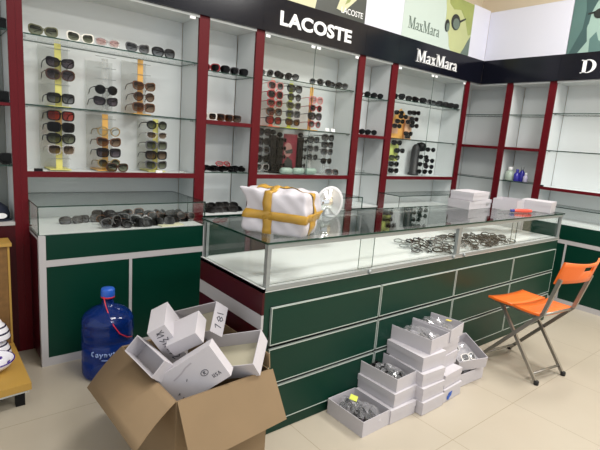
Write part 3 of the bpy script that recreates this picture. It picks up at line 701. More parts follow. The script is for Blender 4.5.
# narrow bay between LACOSTE and MaxMara
for i, (x, le) in enumerate(((3.228, 'black'), (3.322, 'grey'), (3.406, 'black'))):
    specs((x, 3.13, 1.822 + .029), f'dark sunglasses, {PL[i]} on the glass shelf between LACOSTE and MaxMara', 'black', le, 'round', (0, 0, -1.0), 1., detail=False, folded=True)
for i, x in enumerate((3.209, 3.291, 3.374)):
    specs((x, 3.13, 1.481 + .027), f'black sunglasses, {PL[i]} on the red shelf between LACOSTE and MaxMara', 'black', 'black', 'round', (0, 0, -1.0), .95, detail=False, folded=True)
tag(MB().lathe([(.03, 0), (.05, .006), (.055, .03), (.05, .034), (.045, .01), (.01, .006)], (3.31, 3.17, 1.1085), 18).build('glass_dish', GLASS), 'small clear dish on the lowest glass shelf between the signs', 'dish')
# MaxMara cabinet
for i, (x, fr, le, rr) in enumerate(((3.719, 'black', 'black', -.9), (3.94, 'black', 'black', -.3), (4.06, 'black', 'black', -.9), (4.20, 'grey', 'grey', -.2), (4.358, 'black', 'grey', -.9), (4.469, 'black', 'grey', -.9), (4.57, 'black', 'black', -.9), (4.67, 'black', 'black', -.9))):
    specs((x, 3.13, SH1 + .029), f'dark sunglasses, {PL[i]} from the left on the top shelf of the MaxMara cabinet', fr, le, 'big', (0, 0, rr), 1., detail=False, folded=True)
OC = pmat('orange_display_card', rgb(236, 176, 90), .5, noise=.15, nscale=14); PC = pmat('peach_display_card', rgb(226, 178, 140), .5, noise=.15, nscale=14); YC = pmat('lime_display_card', rgb(206, 216, 120), .5, noise=.1)
t = thing('display_card', 'orange arched display card behind sunglasses in the MaxMara cabinet', 'card', (3.93, 3.25, SH2))
MB().prism([(0, 0), (.22, 0), (.23, .16), (.2, .26), (.13, .31), (.08, .28), (.02, .2)], (3.80, 3.25, SH2 + .0005), X, Z, .008).build('card', OC, t)
MB().prism([(0, .05), (.1, .05), (.09, .17), (.02, .18)], (3.81, 3.241, SH2 + .0005), X, Z, .001).build('printed_patch', PC, t)
t = thing('display_card', 'peach display card with black slots in the MaxMara cabinet', 'card', (4.06, 3.22, SH2))
B(3.985, 4.10, 3.215, 3.222, SH2 + .0005, 1.72).build('card', PC, t)
B(4.0, 4.09, 3.2135, 3.215, SH2 + .01, SH2 + .05).build('printed_patch', DKP, t)
A5S = [(3.812, 1.735), (3.884, 1.70), (4.02, 1.752), (4.085, 1.757), (4.066, 1.69), (3.838, 1.65), (4.08, 1.622), (4.01, 1.655), (3.995, 1.535), (3.80, 1.60)]
AD = ['at the upper left of', 'at the upper middle of', 'above the top edge of', 'at the top right of', 'at the right, second row of', 'at the left, third row of', 'at the right, third row of', 'in the centre of', 'low in the centre of', 'at the far left of']
for (x, z), d in zip(A5S, AD):
    specs((x, 3.165, z), f'black sunglasses {d} the orange display card group', 'black', 'black', 'big', (0, 0, -.3), .8, detail=False, folded=True)
t = thing('display_card', 'lime yellow display card at the lower left of the MaxMara cabinet', 'card', (3.86, 3.24, SH3))
B(3.79, 3.95, 3.235, 3.242, SH3 + .0005, 1.45).build('card', SHEET, t); B(3.80, 3.93, 3.225, 3.2345, 1.24, 1.42).build('printed_patch', YC, t)
for i, (x, z) in enumerate(((3.845, 1.432), (3.905, 1.352), (3.835, 1.278), (3.835, 1.21), (3.84, 1.142))):
    specs((x, 3.18, z), f'black sunglasses, {ORD[i]} row on the lime display card', 'black', 'grey' if i == 2 else 'black', 'big', (0, 0, -.3), .9, detail=False, folded=True)
t = thing('black_eyewear_tower', 'tall black round-topped eyewear tower in the MaxMara cabinet', 'stand', (4.25, 3.23, SH3))
MB().lathe([(.06, .0005), (.06, .02), (.046, .03), (.046, .27), (.038, .31), (.02, .335), (.002, .34)], (4.24, 3.235, SH3), 20).build('column', pmat('dark_grey_tower', rgb(46, 47, 49), .5), t)
MB().lathe([(.002, 0), (.045, .01), (.06, .05), (.05, .09), (.002, .105)], (4.31, 3.22, SH3 + .26), 18).build('head', BLACK, t)
for i, (x, z) in enumerate(((4.395, 1.385), (4.40, 1.264), (4.40, 1.197), (4.39, 1.141), (4.285, 1.14), (4.285, 1.22), (4.285, 1.30))):
    specs((x, 3.15, z), f'black sunglasses, number {PL[i]} down the black eyewear tower', 'black', 'black', 'round', (0, 0, -.5), .95, detail=False, folded=True)
# bottles in the narrow bay of the right wall
def bottle(x, y, z, r, h, m_, cap, label):
    t = thing('perfume_bottle', label, 'bottle', (x, y, z))
    MB().lathe([(r * .9, .0005), (r, .006), (r, h * .6), (r * .5, h * .75), (r * .35, h * .78)], (x, y, z), 16).build('flask', m_, t)
    MB().lathe([(r * .45, h * .78), (r * .5, h * .8), (r * .5, h), (r * .3, h * 1.02)], (x, y, z), 12).build('cap', cap, t)
VIO = pmat('violet_blue_glass', rgb(52, 48, 150), .15); MILK = pmat('milky_green_glass', rgb(170, 184, 170), .2)
bottle(5.15, 2.59, 1.1125, .05, .15, MILK, SIGNW, 'milky green bottle at the left of the bottle shelf')
bottle(5.13, 2.50, 1.1125, .032, .13, VIO, VIO, 'dark blue bottle in the middle of the bottle shelf')
bottle(5.17, 2.465, 1.1125, .03, .16, VIO, SILVER, 'taller dark blue bottle behind the middle blue one')
bottle(5.14, 2.405, 1.1125, .026, .10, pmat('lilac_glass', rgb(186, 180, 206), .2), SIGNW, 'small lilac bottle at the right of the bottle shelf')

# ------------------------------------------------------------------ sunglasses in the glass cases
specs((.69, 3.06, .774 + .022), 'grey-lensed sunglasses lying alone at the left of the left glass case', 'black', 'grey', 'big', (-.5, 0, .1), 1., folded=True)
specs((.80, 3.08, .774 + .022), 'brown-black sunglasses beside the lone pair at the left of the glass case', 'black', 'grey', 'square', (-.5, 0, -.1), 1., folded=True)
n = 0
for r_ in range(4):
    for c_ in range(9):
        x = .865 + .066 * c_ + rnd.uniform(-.012, .012) + .01 * r_; y = 2.865 + .085 * r_ + rnd.uniform(-.012, .012)
        if (r_ == 0 and c_ > 5) or x > 1.42: continue
        z = .774 + .022 + (.02 if (r_ + c_) % 3 == 0 else .004)
        k = rnd.choice(['black', 'black', 'black', 'grey', 'tortoise', 'brown'])
        lab = {'black': 'all-black folded sunglasses in the crowded heap of the left glass case', 'grey': 'grey-framed folded sunglasses in the heap of the left glass case', 'tortoise': 'tortoise folded sunglasses in the heap of the left glass case', 'brown': 'brown folded sunglasses in the heap of the left glass case'}[k]
        specs((x, y, z), lab, k, 'black' if k != 'grey' else 'grey', rnd.choice(['big', 'square', 'round']), (rnd.uniform(-.9, -.3), rnd.uniform(-.15, .15), rnd.uniform(-.5, .5)), 1.04, f'{k} sunglasses heaped in the left glass case', folded=True); n += 1
tag(MB().obox((1.24, 2.845, .778), (.16, .07, .006), Matrix.Rotation(.1, 3, 'Z')).build('paper_slip', pmat('cream_paper', rgb(226, 222, 190), .7)), 'cream paper slip at the front of the left glass case', 'paper')
for i in range(46):
    u, v = (i % 12), i // 12
    x = 2.40 + .094 * u + rnd.uniform(-.03, .03) + .03 * v; y = 1.665 + .085 * v + rnd.uniform(-.02, .02)
    if 2.59 < x < 2.665 and y < 1.7: y += .06
    if u < 2 and v < 1: continue
    fr = 'black' if u > 5 or rnd.random() < .3 else rnd.choice(['grey', 'clear', 'silver', 'grey'])
    specs((x, y, .74 + .0245), f'{fr}-framed clear eyeglasses lying in the long counter case', fr, 'clear' if u < 6 or rnd.random() < .6 else 'grey', rnd.choice(['square', 'slim', 'round']), (-1.25, rnd.uniform(-.1, .1), rnd.uniform(-1.2, 1.2)), 1., f'{fr} eyeglasses lying in the long counter case', detail=False, folded=True, cat='eyeglasses', name='eyeglasses')
# left-edge cabinet contents
for z, lb in ((1.858, 'black sunglasses on the top shelf at the left edge'), (1.472, 'black sunglasses on the red shelf at the left edge'), (1.13, 'black sunglasses on the lower glass shelf at the left edge')):
    specs((.325, 3.14, z + .031), lb, 'black', 'black', 'big', (0, 0, -.5), 1.15, folded=True)
specs((.33, 3.20, 1.472 + .030), 'second black sunglasses behind the pair on the red shelf at the left edge', 'black', 'violet', 'cat', (0, 0, -.5), 1.1, folded=True)
t = thing('cap', 'dark navy cap with a white oval badge at the left edge', 'cap', (.31, 3.15, .806))
MB().lathe([(.075, .0005), (.078, .03), (.066, .07), (.035, .095), (.002, .1)], (.30, 3.17, .806), 20).build('crown', NAVY, t)
MB().prism(ell(0, 0, .028, .016), (.325, 3.09, .835), X, Z, .004).build('badge', SIGNW, t)
MB().prism(ell(.01, 0, .07, .05, 16), (.30, 3.11, .8075), X, Y, .006).build('brim', NAVY, t)

# ------------------------------------------------------------------ plywood stand with dishes, left foreground
t = thing('wooden_stand', 'low stand of yellow plywood and brown chipboard at the lower left', 'stand', (.2, 2.7, 0))
MB().corners([Vector(p) for p in ((-.3, 2.33, .094), (.345, 2.385, .094), (-.3, 2.9, .094), (.338, 2.9, .094), (-.3, 2.33, .13), (.345, 2.385, .13), (-.3, 2.9, .13), (.338, 2.9, .13))]).build('step_board', PLY, t)
MB().corners([Vector(p) for p in ((-.3, 2.34, .08), (.335, 2.395, .08), (-.3, 2.9, .08), (.328, 2.9, .08), (-.3, 2.34, .094), (.335, 2.395, .094), (-.3, 2.9, .094), (.328, 2.9, .094))]).build('white_underlay', WHITE, t)
for x, y in ((.30, 2.44), (-.2, 2.44), (.30, 2.84)): B(x - .02, x + .02, y - .02, y + .02, 0, .08).build('leg', BLACK, t)
B(-.3, .325, 2.90, 2.93, .0, .70).build('back_board', OSB, t); B(-.3, .345, 2.885, 3.03, .70, .718).build('top_board', PLY, t)
B(.325, .335, 2.895, 2.935, 0, .70).build('edge_batten', PLY, t)
def bowl(x, y, z, r, h, label, rim=PURPLE):
    t = thing('porcelain_bowl', label, 'bowl', (x, y, z))
    MB().lathe([(r * .4, .0005), (r * .5, .004), (r * .85, h * .55), (r, h), (r * .95, h), (r * .8, h * .6), (r * .4, .012), (.001, .01)], (x, y, z), 28).build('dish', PORC, t)
    MB().lathe([(r * 1.005, h * .93), (r * 1.01, h), (r * .955, h * 1.003), (r * .94, h * .96)], (x, y, z), 28, cap=False).build('painted_rim', rim, t)
    for k in range(7):
        a = k * 2 * PI / 7; c = Vector((x + r * .72 * math.cos(a), y + r * .72 * math.sin(a), z + h * .53))
        MB().lathe([(.001, .002), (r * .1, .001), (r * .1, -.002)], c, 8, 0, Matrix.Rotation(a, 3, 'Z') @ Matrix.Rotation(-.75, 3, 'Y')).build('painted_spot', rim, t)
    return t
bowl(.20, 2.60, .13, .105, .062, 'white bowl with purple rim and spots on the plywood stand')
def upturned(x, y, z, r, h, label):
    t = thing('porcelain_bowl', label, 'bowl', (x, y, z))
    P = [(r, .0005), (r * 1.0, .006), (r * .93, h * .35), (r * .75, h * .68), (r * .5, h * .88), (r * .45, h), (.002, h)]
    MB().lathe(P, (x, y, z), 28).build('dish', PORC, t)
    for f, q in ((.02, .05), (.33, .42), (.66, .73)):
        def rad(f):
            for (a, b), (c, d) in zip(P[1:], P[2:]):
                if b <= f * h <= d: return a + (c - a) * (f * h - b) / (d - b)
            return r
        MB().lathe([(rad(f) + .0005, f * h), (rad((f + q) / 2) + .0025, (f + q) / 2 * h), (rad(q) + .0005, q * h)], (x, y, z), 28, cap=False).build('painted_stripe', DARKG, t)
DARKG = pmat('dark_violet_glaze', rgb(40, 34, 62), .2)
upturned(.235, 2.77, .13, .078, .10, 'lower upturned white bowl with dark stripes behind the purple bowl')
upturned(.235, 2.77, .231, .074, .10, 'upper upturned white bowl with dark stripes behind the purple bowl')

# ------------------------------------------------------------------ blue water jug
JX, JY = .752, 2.545
t = thing('water_jug', 'large blue plastic water jug with a red cord standing before the green counter', 'jug', (JX, JY, 0))
r = .137
MB().lathe([(.10, .0), (.128, .004), (.135, .02), (r, .05), (r, .10), (.131, .112), (r, .124), (r, .205), (.131, .217), (r, .229), (r, .265), (.138, .285), (.133, .30), (.137, .315), (.135, .335), (.12, .36), (.09, .385), (.055, .402), (.033, .412), (.030, .43), (.030, .462), (.034, .466)], (JX, JY, 0), 40).build('body', BLUEJ, t)
MB().lathe([(.036, .458), (.037, .462), (.037, .495), (.033, .505), (.012, .508)], (JX, JY, 0), 24).build('cap', BLUEC, t)
MB().lathe([(.0365, .452), (.0372, .456), (.0365, .462)], (JX, JY, 0), 24).build('seal_ring', REDP, t)
MB().tube([(JX - .03, JY - .025, .465), (JX - .025, JY - .045, .42), (JX - .02, JY - .09, .375), (JX - .01, JY - .135, .335), (JX + .02, JY - .142, .285), (JX + .065, JY - .128, .25), (JX + .10, JY - .10, .235)], .003, 6).build('red_cord', REDP, t)
lb = MB()
def jug_mark(pts, rad=.0035):
    P = []
    for a, z in pts:
        th = math.radians(252 + a); P.append((JX + (r + .001) * math.cos(th), JY + (r + .001) * math.sin(th), z))
    lb.tube(P, rad, 5)
jug_mark([(-30, .185), (-34, .178), (-34, .165), (-30, .158)]); jug_mark([(-25, .17), (-21, .176), (-19, .16), (-23, .157), (-25, .165)]); jug_mark([(-16, .176), (-13, .16), (-9, .176)]); jug_mark([(-13, .16), (-15, .148)])
jug_mark([(-5, .158), (-5, .176), (-1, .172), (-1, .158)]); jug_mark([(4, .176), (6, .16), (10, .178)]); jug_mark([(14, .158), (14, .182)]); jug_mark([(-12, .138), (-4, .137), (4, .138), (14, .137)], .002)
lb.build('printed_label', PALEL, t)
# ------------------------------------------------------------------ cartons
def carton(name, label, c, e, d, open_=False, group=None, closed_lid=False, mats=None):
    """white box, outer size d, centre c, euler e in degrees; parts: walls, bottom"""
    d = Vector(d); t = thing(name, label, 'box', c, group, local=True, rot=tuple(math.radians(q) for q in e)); th = .003
    a, b, h = d.x / 2, d.y / 2, d.z / 2
    if open_:
        m = MB()
        m.box(-a, a, -b, -b + th, -h, h); m.box(-a, a, b - th, b, -h, h); m.box(-a, -a + th, -b + th, b - th, -h, h); m.box(a - th, a, -b + th, b - th, -h, h)
        m.build('side_walls', CARTON, t)
        B(-a + th, a - th, -b + th, b - th, -h, -h + th).build('bottom', mats or CARTONI, t)
    else:
        B(-a, a, -b, b, -h, h).build('box_body', CARTON, t, bevel=.0015)
        m = MB(); k = .0022; z0 = h - min(.03, d.z * .42)
        m.box(-a - k, a + k, -b - k, -b, z0, h + k); m.box(-a - k, a + k, b, b + k, z0, h + k); m.box(-a - k, -a, -b, b, z0, h + k); m.box(a, a + k, -b, b, z0, h + k); m.box(-a, a, -b, b, h, h + k)
        if closed_lid: m.build('lid', CARTON, t)
        else: m.bm.free()
    return t
def stroke(t, pts, o, ux, uz, wdt=.004, mat=INK):
    """handwriting: polylines lying on a face of a carton, local coordinates"""
    o, ux, uz = Vector(o), Vector(ux), Vector(uz); n = ux.cross(uz); m = MB()
    for pl in pts:
        for (x0, y0), (x1, y1) in zip(pl, pl[1:]):
            A = o + ux * x0 + uz * y0 + n * .0006; Bv = o + ux * x1 + uz * y1 + n * .0006
            m.bar(A, Bv, wdt, .0008, 0, n)
    m.build('handwriting', mat, t)
def bag(c, d, rotz, label, seed, h=.03):
    """crumpled clear plastic bag: a faceted sheet"""
    r = random.Random(seed); n = 9; m = MB(); G = []
    R = Matrix.Rotation(rotz, 3, 'Z')
    for i in range(n):
        rowv = []
        for j in range(n):
            u, v = i / (n - 1) - .5, j / (n - 1) - .5
            k = (1 - (2 * u) ** 4) * (1 - (2 * v) ** 4)
            rowv.append(m.bm.verts.new(Vector(c) + R @ Vector((u * d[0], v * d[1], h * k * (.45 + .55 * r.random()) + r.uniform(0, .004)))))
        G.append(rowv)
    for i in range(n - 1):
        for j in range(n - 1): m.face([G[i][j], G[i + 1][j], G[i + 1][j + 1], G[i][j + 1]])
    o = m.build('plastic_bag', PLASTIC, rec=False)
    return tag(o, label, 'bag')
# floor pile
F1 = (1.668, 1.438, .0415)
carton('carton', 'open white carton of bagged sunglasses on the floor, front left of the pile', F1, (0, 0, .8), (.2, .25, .083), True)
for i, (dx, dy, a) in enumerate(((-.015, .07, .4), (.015, .025, .5), (-.012, -.03, .3), (.015, -.075, .5))):
    specs((F1[0] + dx, F1[1] + dy, .052), f'dark sunglasses in the front left floor carton, {PL[i]} from its back', 'black', 'violet', 'big', (-1.0, .1, a), .86, folded=True)
bag((F1[0] - .02, F1[1] + .05, .056), (.13, .12), .5, 'clear plastic bag at the back of the front left floor carton', 3, .04)
bag((F1[0] + .02, F1[1] - .05, .056), (.13, .12), .8, 'clear plastic bag at the front of the front left floor carton', 4, .04)
tag(MB().obox((F1[0] - .005, F1[1] + .035, .1005), (.05, .04, .002), Matrix.Rotation(.6, 3, 'Z') @ Matrix.Rotation(.2, 3, 'X')).build('sticker_tag', pmat('yellow_green_label', rgb(206, 214, 90), .5)), 'yellow-green tag on the bags in the front left carton', 'tag')
carton('carton', 'closed white carton at the bottom of the stack right of the front carton', (1.872, 1.433, .0375), (0, 0, -1.2), (.196, .253, .074), closed_lid=True)
carton('carton', 'closed white carton in the middle of the stack right of the front carton', (1.893, 1.448, .1145), (0, 0, 1.5), (.192, .253, .074), closed_lid=True)
S2 = (1.906, 1.46, .1905)
carton('carton', 'open white carton of dark sunglasses on top of the left stack', S2, (0, 0, 2.6), (.188, .256, .073), True)
for i, (dx, dy, a) in enumerate(((-.012, .075, .3), (.012, .025, .4), (-.012, -.03, .2), (.012, -.08, .3))):
    specs((S2[0] + dx, S2[1] + dy, S2[2] - .034 + .036), f'dark sunglasses in the open carton on the left stack, {PL[i]} from its back', 'black', 'grey', 'big', (-1.0, .1, a), .86, folded=True)
bag((S2[0], S2[1], S2[2] - .02), (.16, .22), .1, 'clear plastic bag over the sunglasses in the left stack carton', 5, .05)
carton('carton', 'closed white carton at the floor of the second stack, with clear corner', (2.072, 1.392, .037), (0, 0, .5), (.19, .253, .072), closed_lid=True)
carton('carton', 'closed white carton in the middle of the second stack', (2.076, 1.402, .112), (0, 0, -.6), (.188, .253, .072), closed_lid=True)
carton('carton', 'closed white carton third up in the second stack, turned slightly', (2.084, 1.412, .1865), (0, 0, -3.2), (.182, .25, .071), closed_lid=True)
t = carton('carton', 'white carton with a blue mark on its end, on the floor in mid pile', (2.268, 1.405, .0405), (0, 0, 3.), (.186, .253, .078), closed_lid=True)
MB().prism([(0, .0), (.018, -.004), (.03, .012), (.042, .014), (.05, .042), (.012, .04), (.012, .022), (0, .024)], (-.058, -.1292, -.026), X, Z, .001).build('blue_logo', BLUEINK, t)
carton('carton', 'white carton stacked on the one with the blue mark', (2.272, 1.415, .1225), (0, 0, 3.4), (.182, .253, .077), closed_lid=True)
S5 = (2.545, 1.42, .042)
carton('carton', 'open white carton lying lengthwise at the right end of the pile', S5, (0, 0, -2.5), (.255, .2, .08), True)
for i, dx in enumerate((-.07, .0, .07)):
    specs((S5[0] + dx, S5[1] + .01, S5[2] + .004), f'dark sunglasses in the right end carton, {PL[i]} from its left', 'black', 'violet', 'big', (-.9, 0, .4), .86, folded=True)
R1 = Vector((2.575, 1.425, .155)); RR = Euler((math.radians(14), math.radians(-6), math.radians(-24)))
carton('carton', 'tilted open white carton of bagged glasses at the right of the pile', R1, (14, -6, -24), (.2, .24, .075), True)
RM = RR.to_matrix()
for i, (dx, dy) in enumerate(((-.03, .05), (.03, -.04))):
    q = R1 + RM @ Vector((dx, dy, -.012)); specs(tuple(q), f'white-framed glasses in the tilted right carton, {PL[i]} from its back', 'white', 'grey', 'square', (-.8, 0, -.2), .86, folded=True)
b_ = bag((0, 0, 0), (.17, .2), 0, 'clear plastic bag in the tilted right carton', 8, .03); b_.location = R1 + RM @ Vector((0, 0, -.012)); b_.rotation_euler = RR
carton('carton', 'closed white carton carrying the open one at the upper left of the pile', (2.10, 1.437, .265), (0, 0, -2.4), (.19, .257, .08), closed_lid=True)
carton('carton', 'closed white carton beside the upper left one, above the blue mark', (2.295, 1.47, .202), (0, 0, 4), (.18, .25, .078), closed_lid=True)
carton('carton', 'closed white carton under the topmost open carton at the back of the pile', (2.30, 1.475, .281), (0, 0, 5), (.18, .25, .075), closed_lid=True)
T1 = (2.145, 1.455, .3485)
carton('carton', 'open white carton of clear bags at the upper left of the pile', T1, (0, 0, 5), (.19, .26, .082), True)
for i, (dx, dy) in enumerate(((-.03, .06), (.02, -.01), (-.01, -.07))):
    specs((T1[0] + dx, T1[1] + dy, T1[2] + .004), f'pale glasses in the upper left open carton, {PL[i]} from its back', 'clear', 'grey', 'big', (-.95, 0, .5), .86, folded=True)
bag((T1[0], T1[1], T1[2] - .006), (.165, .23), .09, 'clear plastic bag heaped in the upper left open carton', 10, .055)
T2 = (2.338, 1.48, .3585)
carton('carton', 'topmost open white carton at the back of the pile with a yellow tag', T2, (0, 0, 10), (.18, .26, .076), True)
for i, (dx, dy) in enumerate(((-.02, .05), (.02, -.05))):
    specs((T2[0] + dx, T2[1] + dy, T2[2] + .002), f'pale glasses in the topmost carton, {PL[i]} from its back', 'clear', 'grey', 'square', (-.95, 0, .4), .86, folded=True)
bag((T2[0], T2[1], T2[2] - .006), (.155, .23), .17, 'clear plastic bag in the topmost carton of the pile', 12, .05)
tag(MB().obox((2.385, 1.43, .400), (.035, .03, .002), Matrix.Rotation(.3, 3, 'Z') @ Matrix.Rotation(.15, 3, 'Y')).build('sticker_tag', pmat('yellow_label', rgb(226, 206, 90), .5)), 'small yellow tag in the topmost carton of the pile', 'tag')

# ------------------------------------------------------------------ brown cardboard box full of empty cartons
FL, FR, BL = Vector((.665, 1.44, .42)), Vector((1.100, 1.462, .42)), Vector((.643, 1.969, .42)); BRr = Vector((1.078, 1.99, .42))
t = thing('cardboard_box', 'big open brown cardboard box overflowing with empty white cartons', 'box', (.87, 1.71, 0))
def wall(a, b, nm='wall'):
    c = (FL + BRr) / 2; th = .005; n = Z.cross(b - a).normalized()
    if n.dot(c - a) < 0: n = -n
    aa, bb = Vector((a.x, a.y, 0)), Vector((b.x, b.y, 0))
    MB().corners([aa, bb, aa + n * th, bb + n * th, a, b, a + n * th, b + n * th]).build(nm, CARD, t)
wall(FL, FR); wall(BL, BRr); wall(FL + Vector((0, .006, 0)), BL - Vector((0, .006, 0))); wall(FR + Vector((0, .006, 0)), BRr - Vector((0, .006, 0)))
MB().corners([Vector((p.x, p.y, z)) for z in (.001, .006) for p in (FL + Vector((.006, .006, 0)), FR + Vector((-.006, .006, 0)), BL + Vector((.006, -.006, 0)), BRr + Vector((-.006, -.006, 0)))]).build('bottom', CARDI, t)
def flap(a, b, a2, b2, nm='flap', bend=.0):
    """a folded flap from rim edge a-b to outer edge a2-b2, with thickness and a soft crease"""
    n = (b - a).cross(a2 - a).normalized(); b2 = b2 - n * (b2 - a).dot(n); n = n * .005; m = MB(); N = 6; A = []
    for k in range(N + 1):
        f = k / N; s = math.sin(f * PI) * bend
        p, q = a.lerp(a2, f) + n.normalized() * s, b.lerp(b2, f) + n.normalized() * s
        A.append([m.bm.verts.new(x) for x in (p, q, q + n, p + n)])
    for P, Q in zip(A, A[1:]):
        for i in range(4): m.face([P[i], P[(i + 1) % 4], Q[(i + 1) % 4], Q[i]], 0, bend != 0)
    m.face(A[0]); m.face(A[-1][::-1]); m.build(nm, CARD, t)
flap(FL, BL, Vector((.503, 1.40, .30)), Vector((.478, 1.905, .302)), bend=.008)
flap(FL + Vector((.004, -.004, .002)), FR + Vector((.012, -.004, .002)), Vector((.675, 1.318, .225)), Vector((1.118, 1.405, .207)), bend=0)
flap(FR + Vector((.004, .01, 0)), BRr + Vector((.004, 0, 0)), FR + Vector((.012, .03, .055)), BRr + Vector((.022, -.02, .06)))
flap(BL, BRr, BL + Vector((-.0, .09, -.17)), BRr + Vector((.0, .09, -.17)))
EC = 'empty cartons tossed in the cardboard box'
t = carton('carton', 'upright closed white carton with writing at the back left of the brown box', (.782, 1.783, .533), (-70.2, 57., -9.7), (.1837, .0812, .1797))
CW1 = t
stroke(CW1, [[(-.075, .018), (-.06, -.014)], [(-.062, .02), (-.07, -.01), (-.048, .012), (-.05, -.018)], [(-.035, .02), (-.022, .016), (-.034, .0), (-.02, -.004), (-.034, -.018)], [(-.008, .02), (-.012, -.016)], [(.002, -.016), (.008, .018), (.02, -.014)], [(.03, .018), (.028, -.014)], [(.04, .016), (.052, .0), (.04, -.016)], [(.06, .018), (.074, .012), (.062, -.016), (.078, -.01)]], (0, 0, -.0900), X, -Y, .0036)
carton('carton', 'closed white carton in the middle of the brown box heap', (.819, 1.688, .56), (-21.3, 149.3, -42.8), (.141, .141, .062))
CW3 = carton('carton', 'open white carton with writing on its side at the back right of the brown box', (.937, 1.826, .525), (-129.5, -156., 111.1), (.28, .141, .077), True, mats=CARTONB)
stroke(CW3, [[(-.045, .012), (-.03, .02), (-.034, -.02)], [(-.012, .0), (.0, .016), (.012, .004), (-.008, -.01), (.004, -.022), (.014, -.01), (-.01, .002)], [(.022, .02), (.03, -.018)]], (.1401, 0, 0), Y, Z, .004)
carton('carton', 'open white tray carton with beige bottom at the right of the brown box', (.994, 1.596, .453), (-151.9, -162.1, 126.6), (.265, .181, .078), True, mats=CARTONB)
CW5 = carton('carton', 'large white carton face up with pen marks at the front of the brown box', (.794, 1.553, .444), (88.1, -37.3, -37.1), (.26, .152, .069))
stroke(CW5, [[(x + .016 * math.cos(k * PI / 5), -.008 + .012 * math.sin(k * PI / 5)) for x in (.05,) for k in range(11)], [(.046, -.014), (.046, -.002), (.054, -.004), (.047, -.008), (.055, -.014)], [(.07, -.03), (.07, -.044), (.077, -.044), (.077, -.03)], [(.090, -.032), (.082, -.034), (.09, -.042), (.082, -.046)], [(.095, -.046), (.099, -.031), (.104, -.046)], [(-.03, .0), (-.022, .008)], [(-.09, -.03), (-.08, -.026), (-.086, -.034)], [(-.085, -.052), (-.076, -.048)]], (0, 0, .0346), X, Y, .0028)
stroke(CW5, [[(-.07, .03), (-.03, .038), (.0, .05), (.03, .054)]], (0, 0, .0346), X, Y, .006, pmat('grey_smear', rgb(170, 164, 170), .7))
carton('carton', 'open pinkish white carton at the left corner of the brown box', (.666, 1.697, .477), (49.1, 8.9, -80.6), (.211, .078, .076), True)

# ------------------------------------------------------------------ things on the long counter
t = thing('taped_parcel', 'white foam-wrapped parcel bound with amber tape on the counter', 'parcel', (1.40, 1.85, ZT), local=True)
ang = math.atan2(-.934, .357)
# local frame: x along the long front face, y away from the viewer
PX = Vector((.512, -.859, 0)); PY = Vector((.859, .512, 0)); PO = Vector((1.155, 1.835, 0)) - Vector((1.40, 1.85, 0))
m = MB(); NX, NYn, NZ = 14, 8, 8; L_, W_, H_ = .315, .21, .197; rp = random.Random(5)
def lump(u, v, w_):
    x, y, z = u * L_, v * W_, w_ * H_
    bul = .007 * math.sin(u * 9 + 1) * math.cos(w_ * 5) + .006 * math.sin(v * 11 + w_ * 7 + u * 5) + .004 * math.sin(u * 23 + w_ * 17)
    cx, cy, cz = (u - .5) * 2, (v - .5) * 2, (w_ - .5) * 2
    k = 1 - .035 * (abs(cx) ** 6 + abs(cy) ** 6) * (abs(cz) ** 4)
    x = (x - L_ / 2) * k + L_ / 2 + bul * (abs(cx) > .9) * cx; y = (y - W_ / 2) * k + W_ / 2 + bul * (abs(cy) > .9) * cy; z += (bul * 1.3 + .012 * math.sin(PI * u) * math.sin(PI * v) if w_ > .9 else 0)
    if u < .01 and w_ > .95: x -= .06; z += .014 * (v < .5)
    return PO + PX * x + PY * y + Z * (z + .0008)
cache = {}
def pv(i, j, k):
    key = (i, j, k)
    if key not in cache: cache[key] = m.bm.verts.new(lump(i / NX, j / NYn, k / NZ))
    return cache[key]
for i in range(NX):
    for j in range(NYn):
        for k in (0, NZ): m.face([pv(i, j, k), pv(i + 1, j, k), pv(i + 1, j + 1, k), pv(i, j + 1, k)], 0, True)
    for k in range(NZ):
        for j in (0, NYn): m.face([pv(i, j, k), pv(i + 1, j, k), pv(i + 1, j, k + 1), pv(i, j, k + 1)], 0, True)
for j in range(NYn):
    for k in range(NZ):
        for i in (0, NX): m.face([pv(i, j, k), pv(i, j + 1, k), pv(i, j + 1, k + 1), pv(i, j, k + 1)], 0, True)
ob = m.build('foam_wrap', FOAM, t); bv = ob.modifiers.new('smooth', 'SUBSURF'); bv.levels = 2; bv.render_levels = 2
def tape(ring, a0, a1):
    """a band of tape hugging the parcel: a list of (u, v, w) stations round it, with the outward direction"""
    S_ = []; n_ = 12
    f = [k / n_ for k in range(n_ + 1)]
    if ring == 'z': S_ = [((q, 0), -PY) for q in f] + [((1, q), PX) for q in f] + [((1 - q, 1), PY) for q in f] + [((0, 1 - q), -PX) for q in f]
    else: S_ = [((0, q), -1) for q in f] + [((q, 1), 0) for q in f] + [((1, 1 - q), 1) for q in f]
    m = MB(); prev = None
    for (p, q), n in S_:
        row_ = []
        for a in (a0, (a0 + a1) / 2, a1):
            if ring == 'z': P = lump(min(max(p, .012), 1), q, a) + n * .003
            elif ring == 'x': P = lump(a, p, q) + (Z * .002 if n == 0 else PY * n * .003)
            else: P = lump(min(max(p, .012), 1), a, q) + (Z * .002 if n == 0 else PX * n * .003)
            row_.append(m.bm.verts.new(P))
        if prev:
            for k in (0, 1): m.face([prev[k], row_[k], row_[k + 1], prev[k + 1]], 0, True)
        prev = row_
    bmesh.ops.remove_doubles(m.bm, verts=m.bm.verts, dist=.0001)
    o_ = m.build('packing_tape', TAPE, t); s_ = o_.modifiers.new('thickness', 'SOLIDIFY'); s_.thickness = .0012; s_.offset = 1
tape('z', .34, .55); tape('x', .34, .48); tape('y', .38, .60)
t = thing('round_mirror', 'round table mirror with a pale rim behind the taped parcel', 'mirror', (1.90, 2.02, ZT))
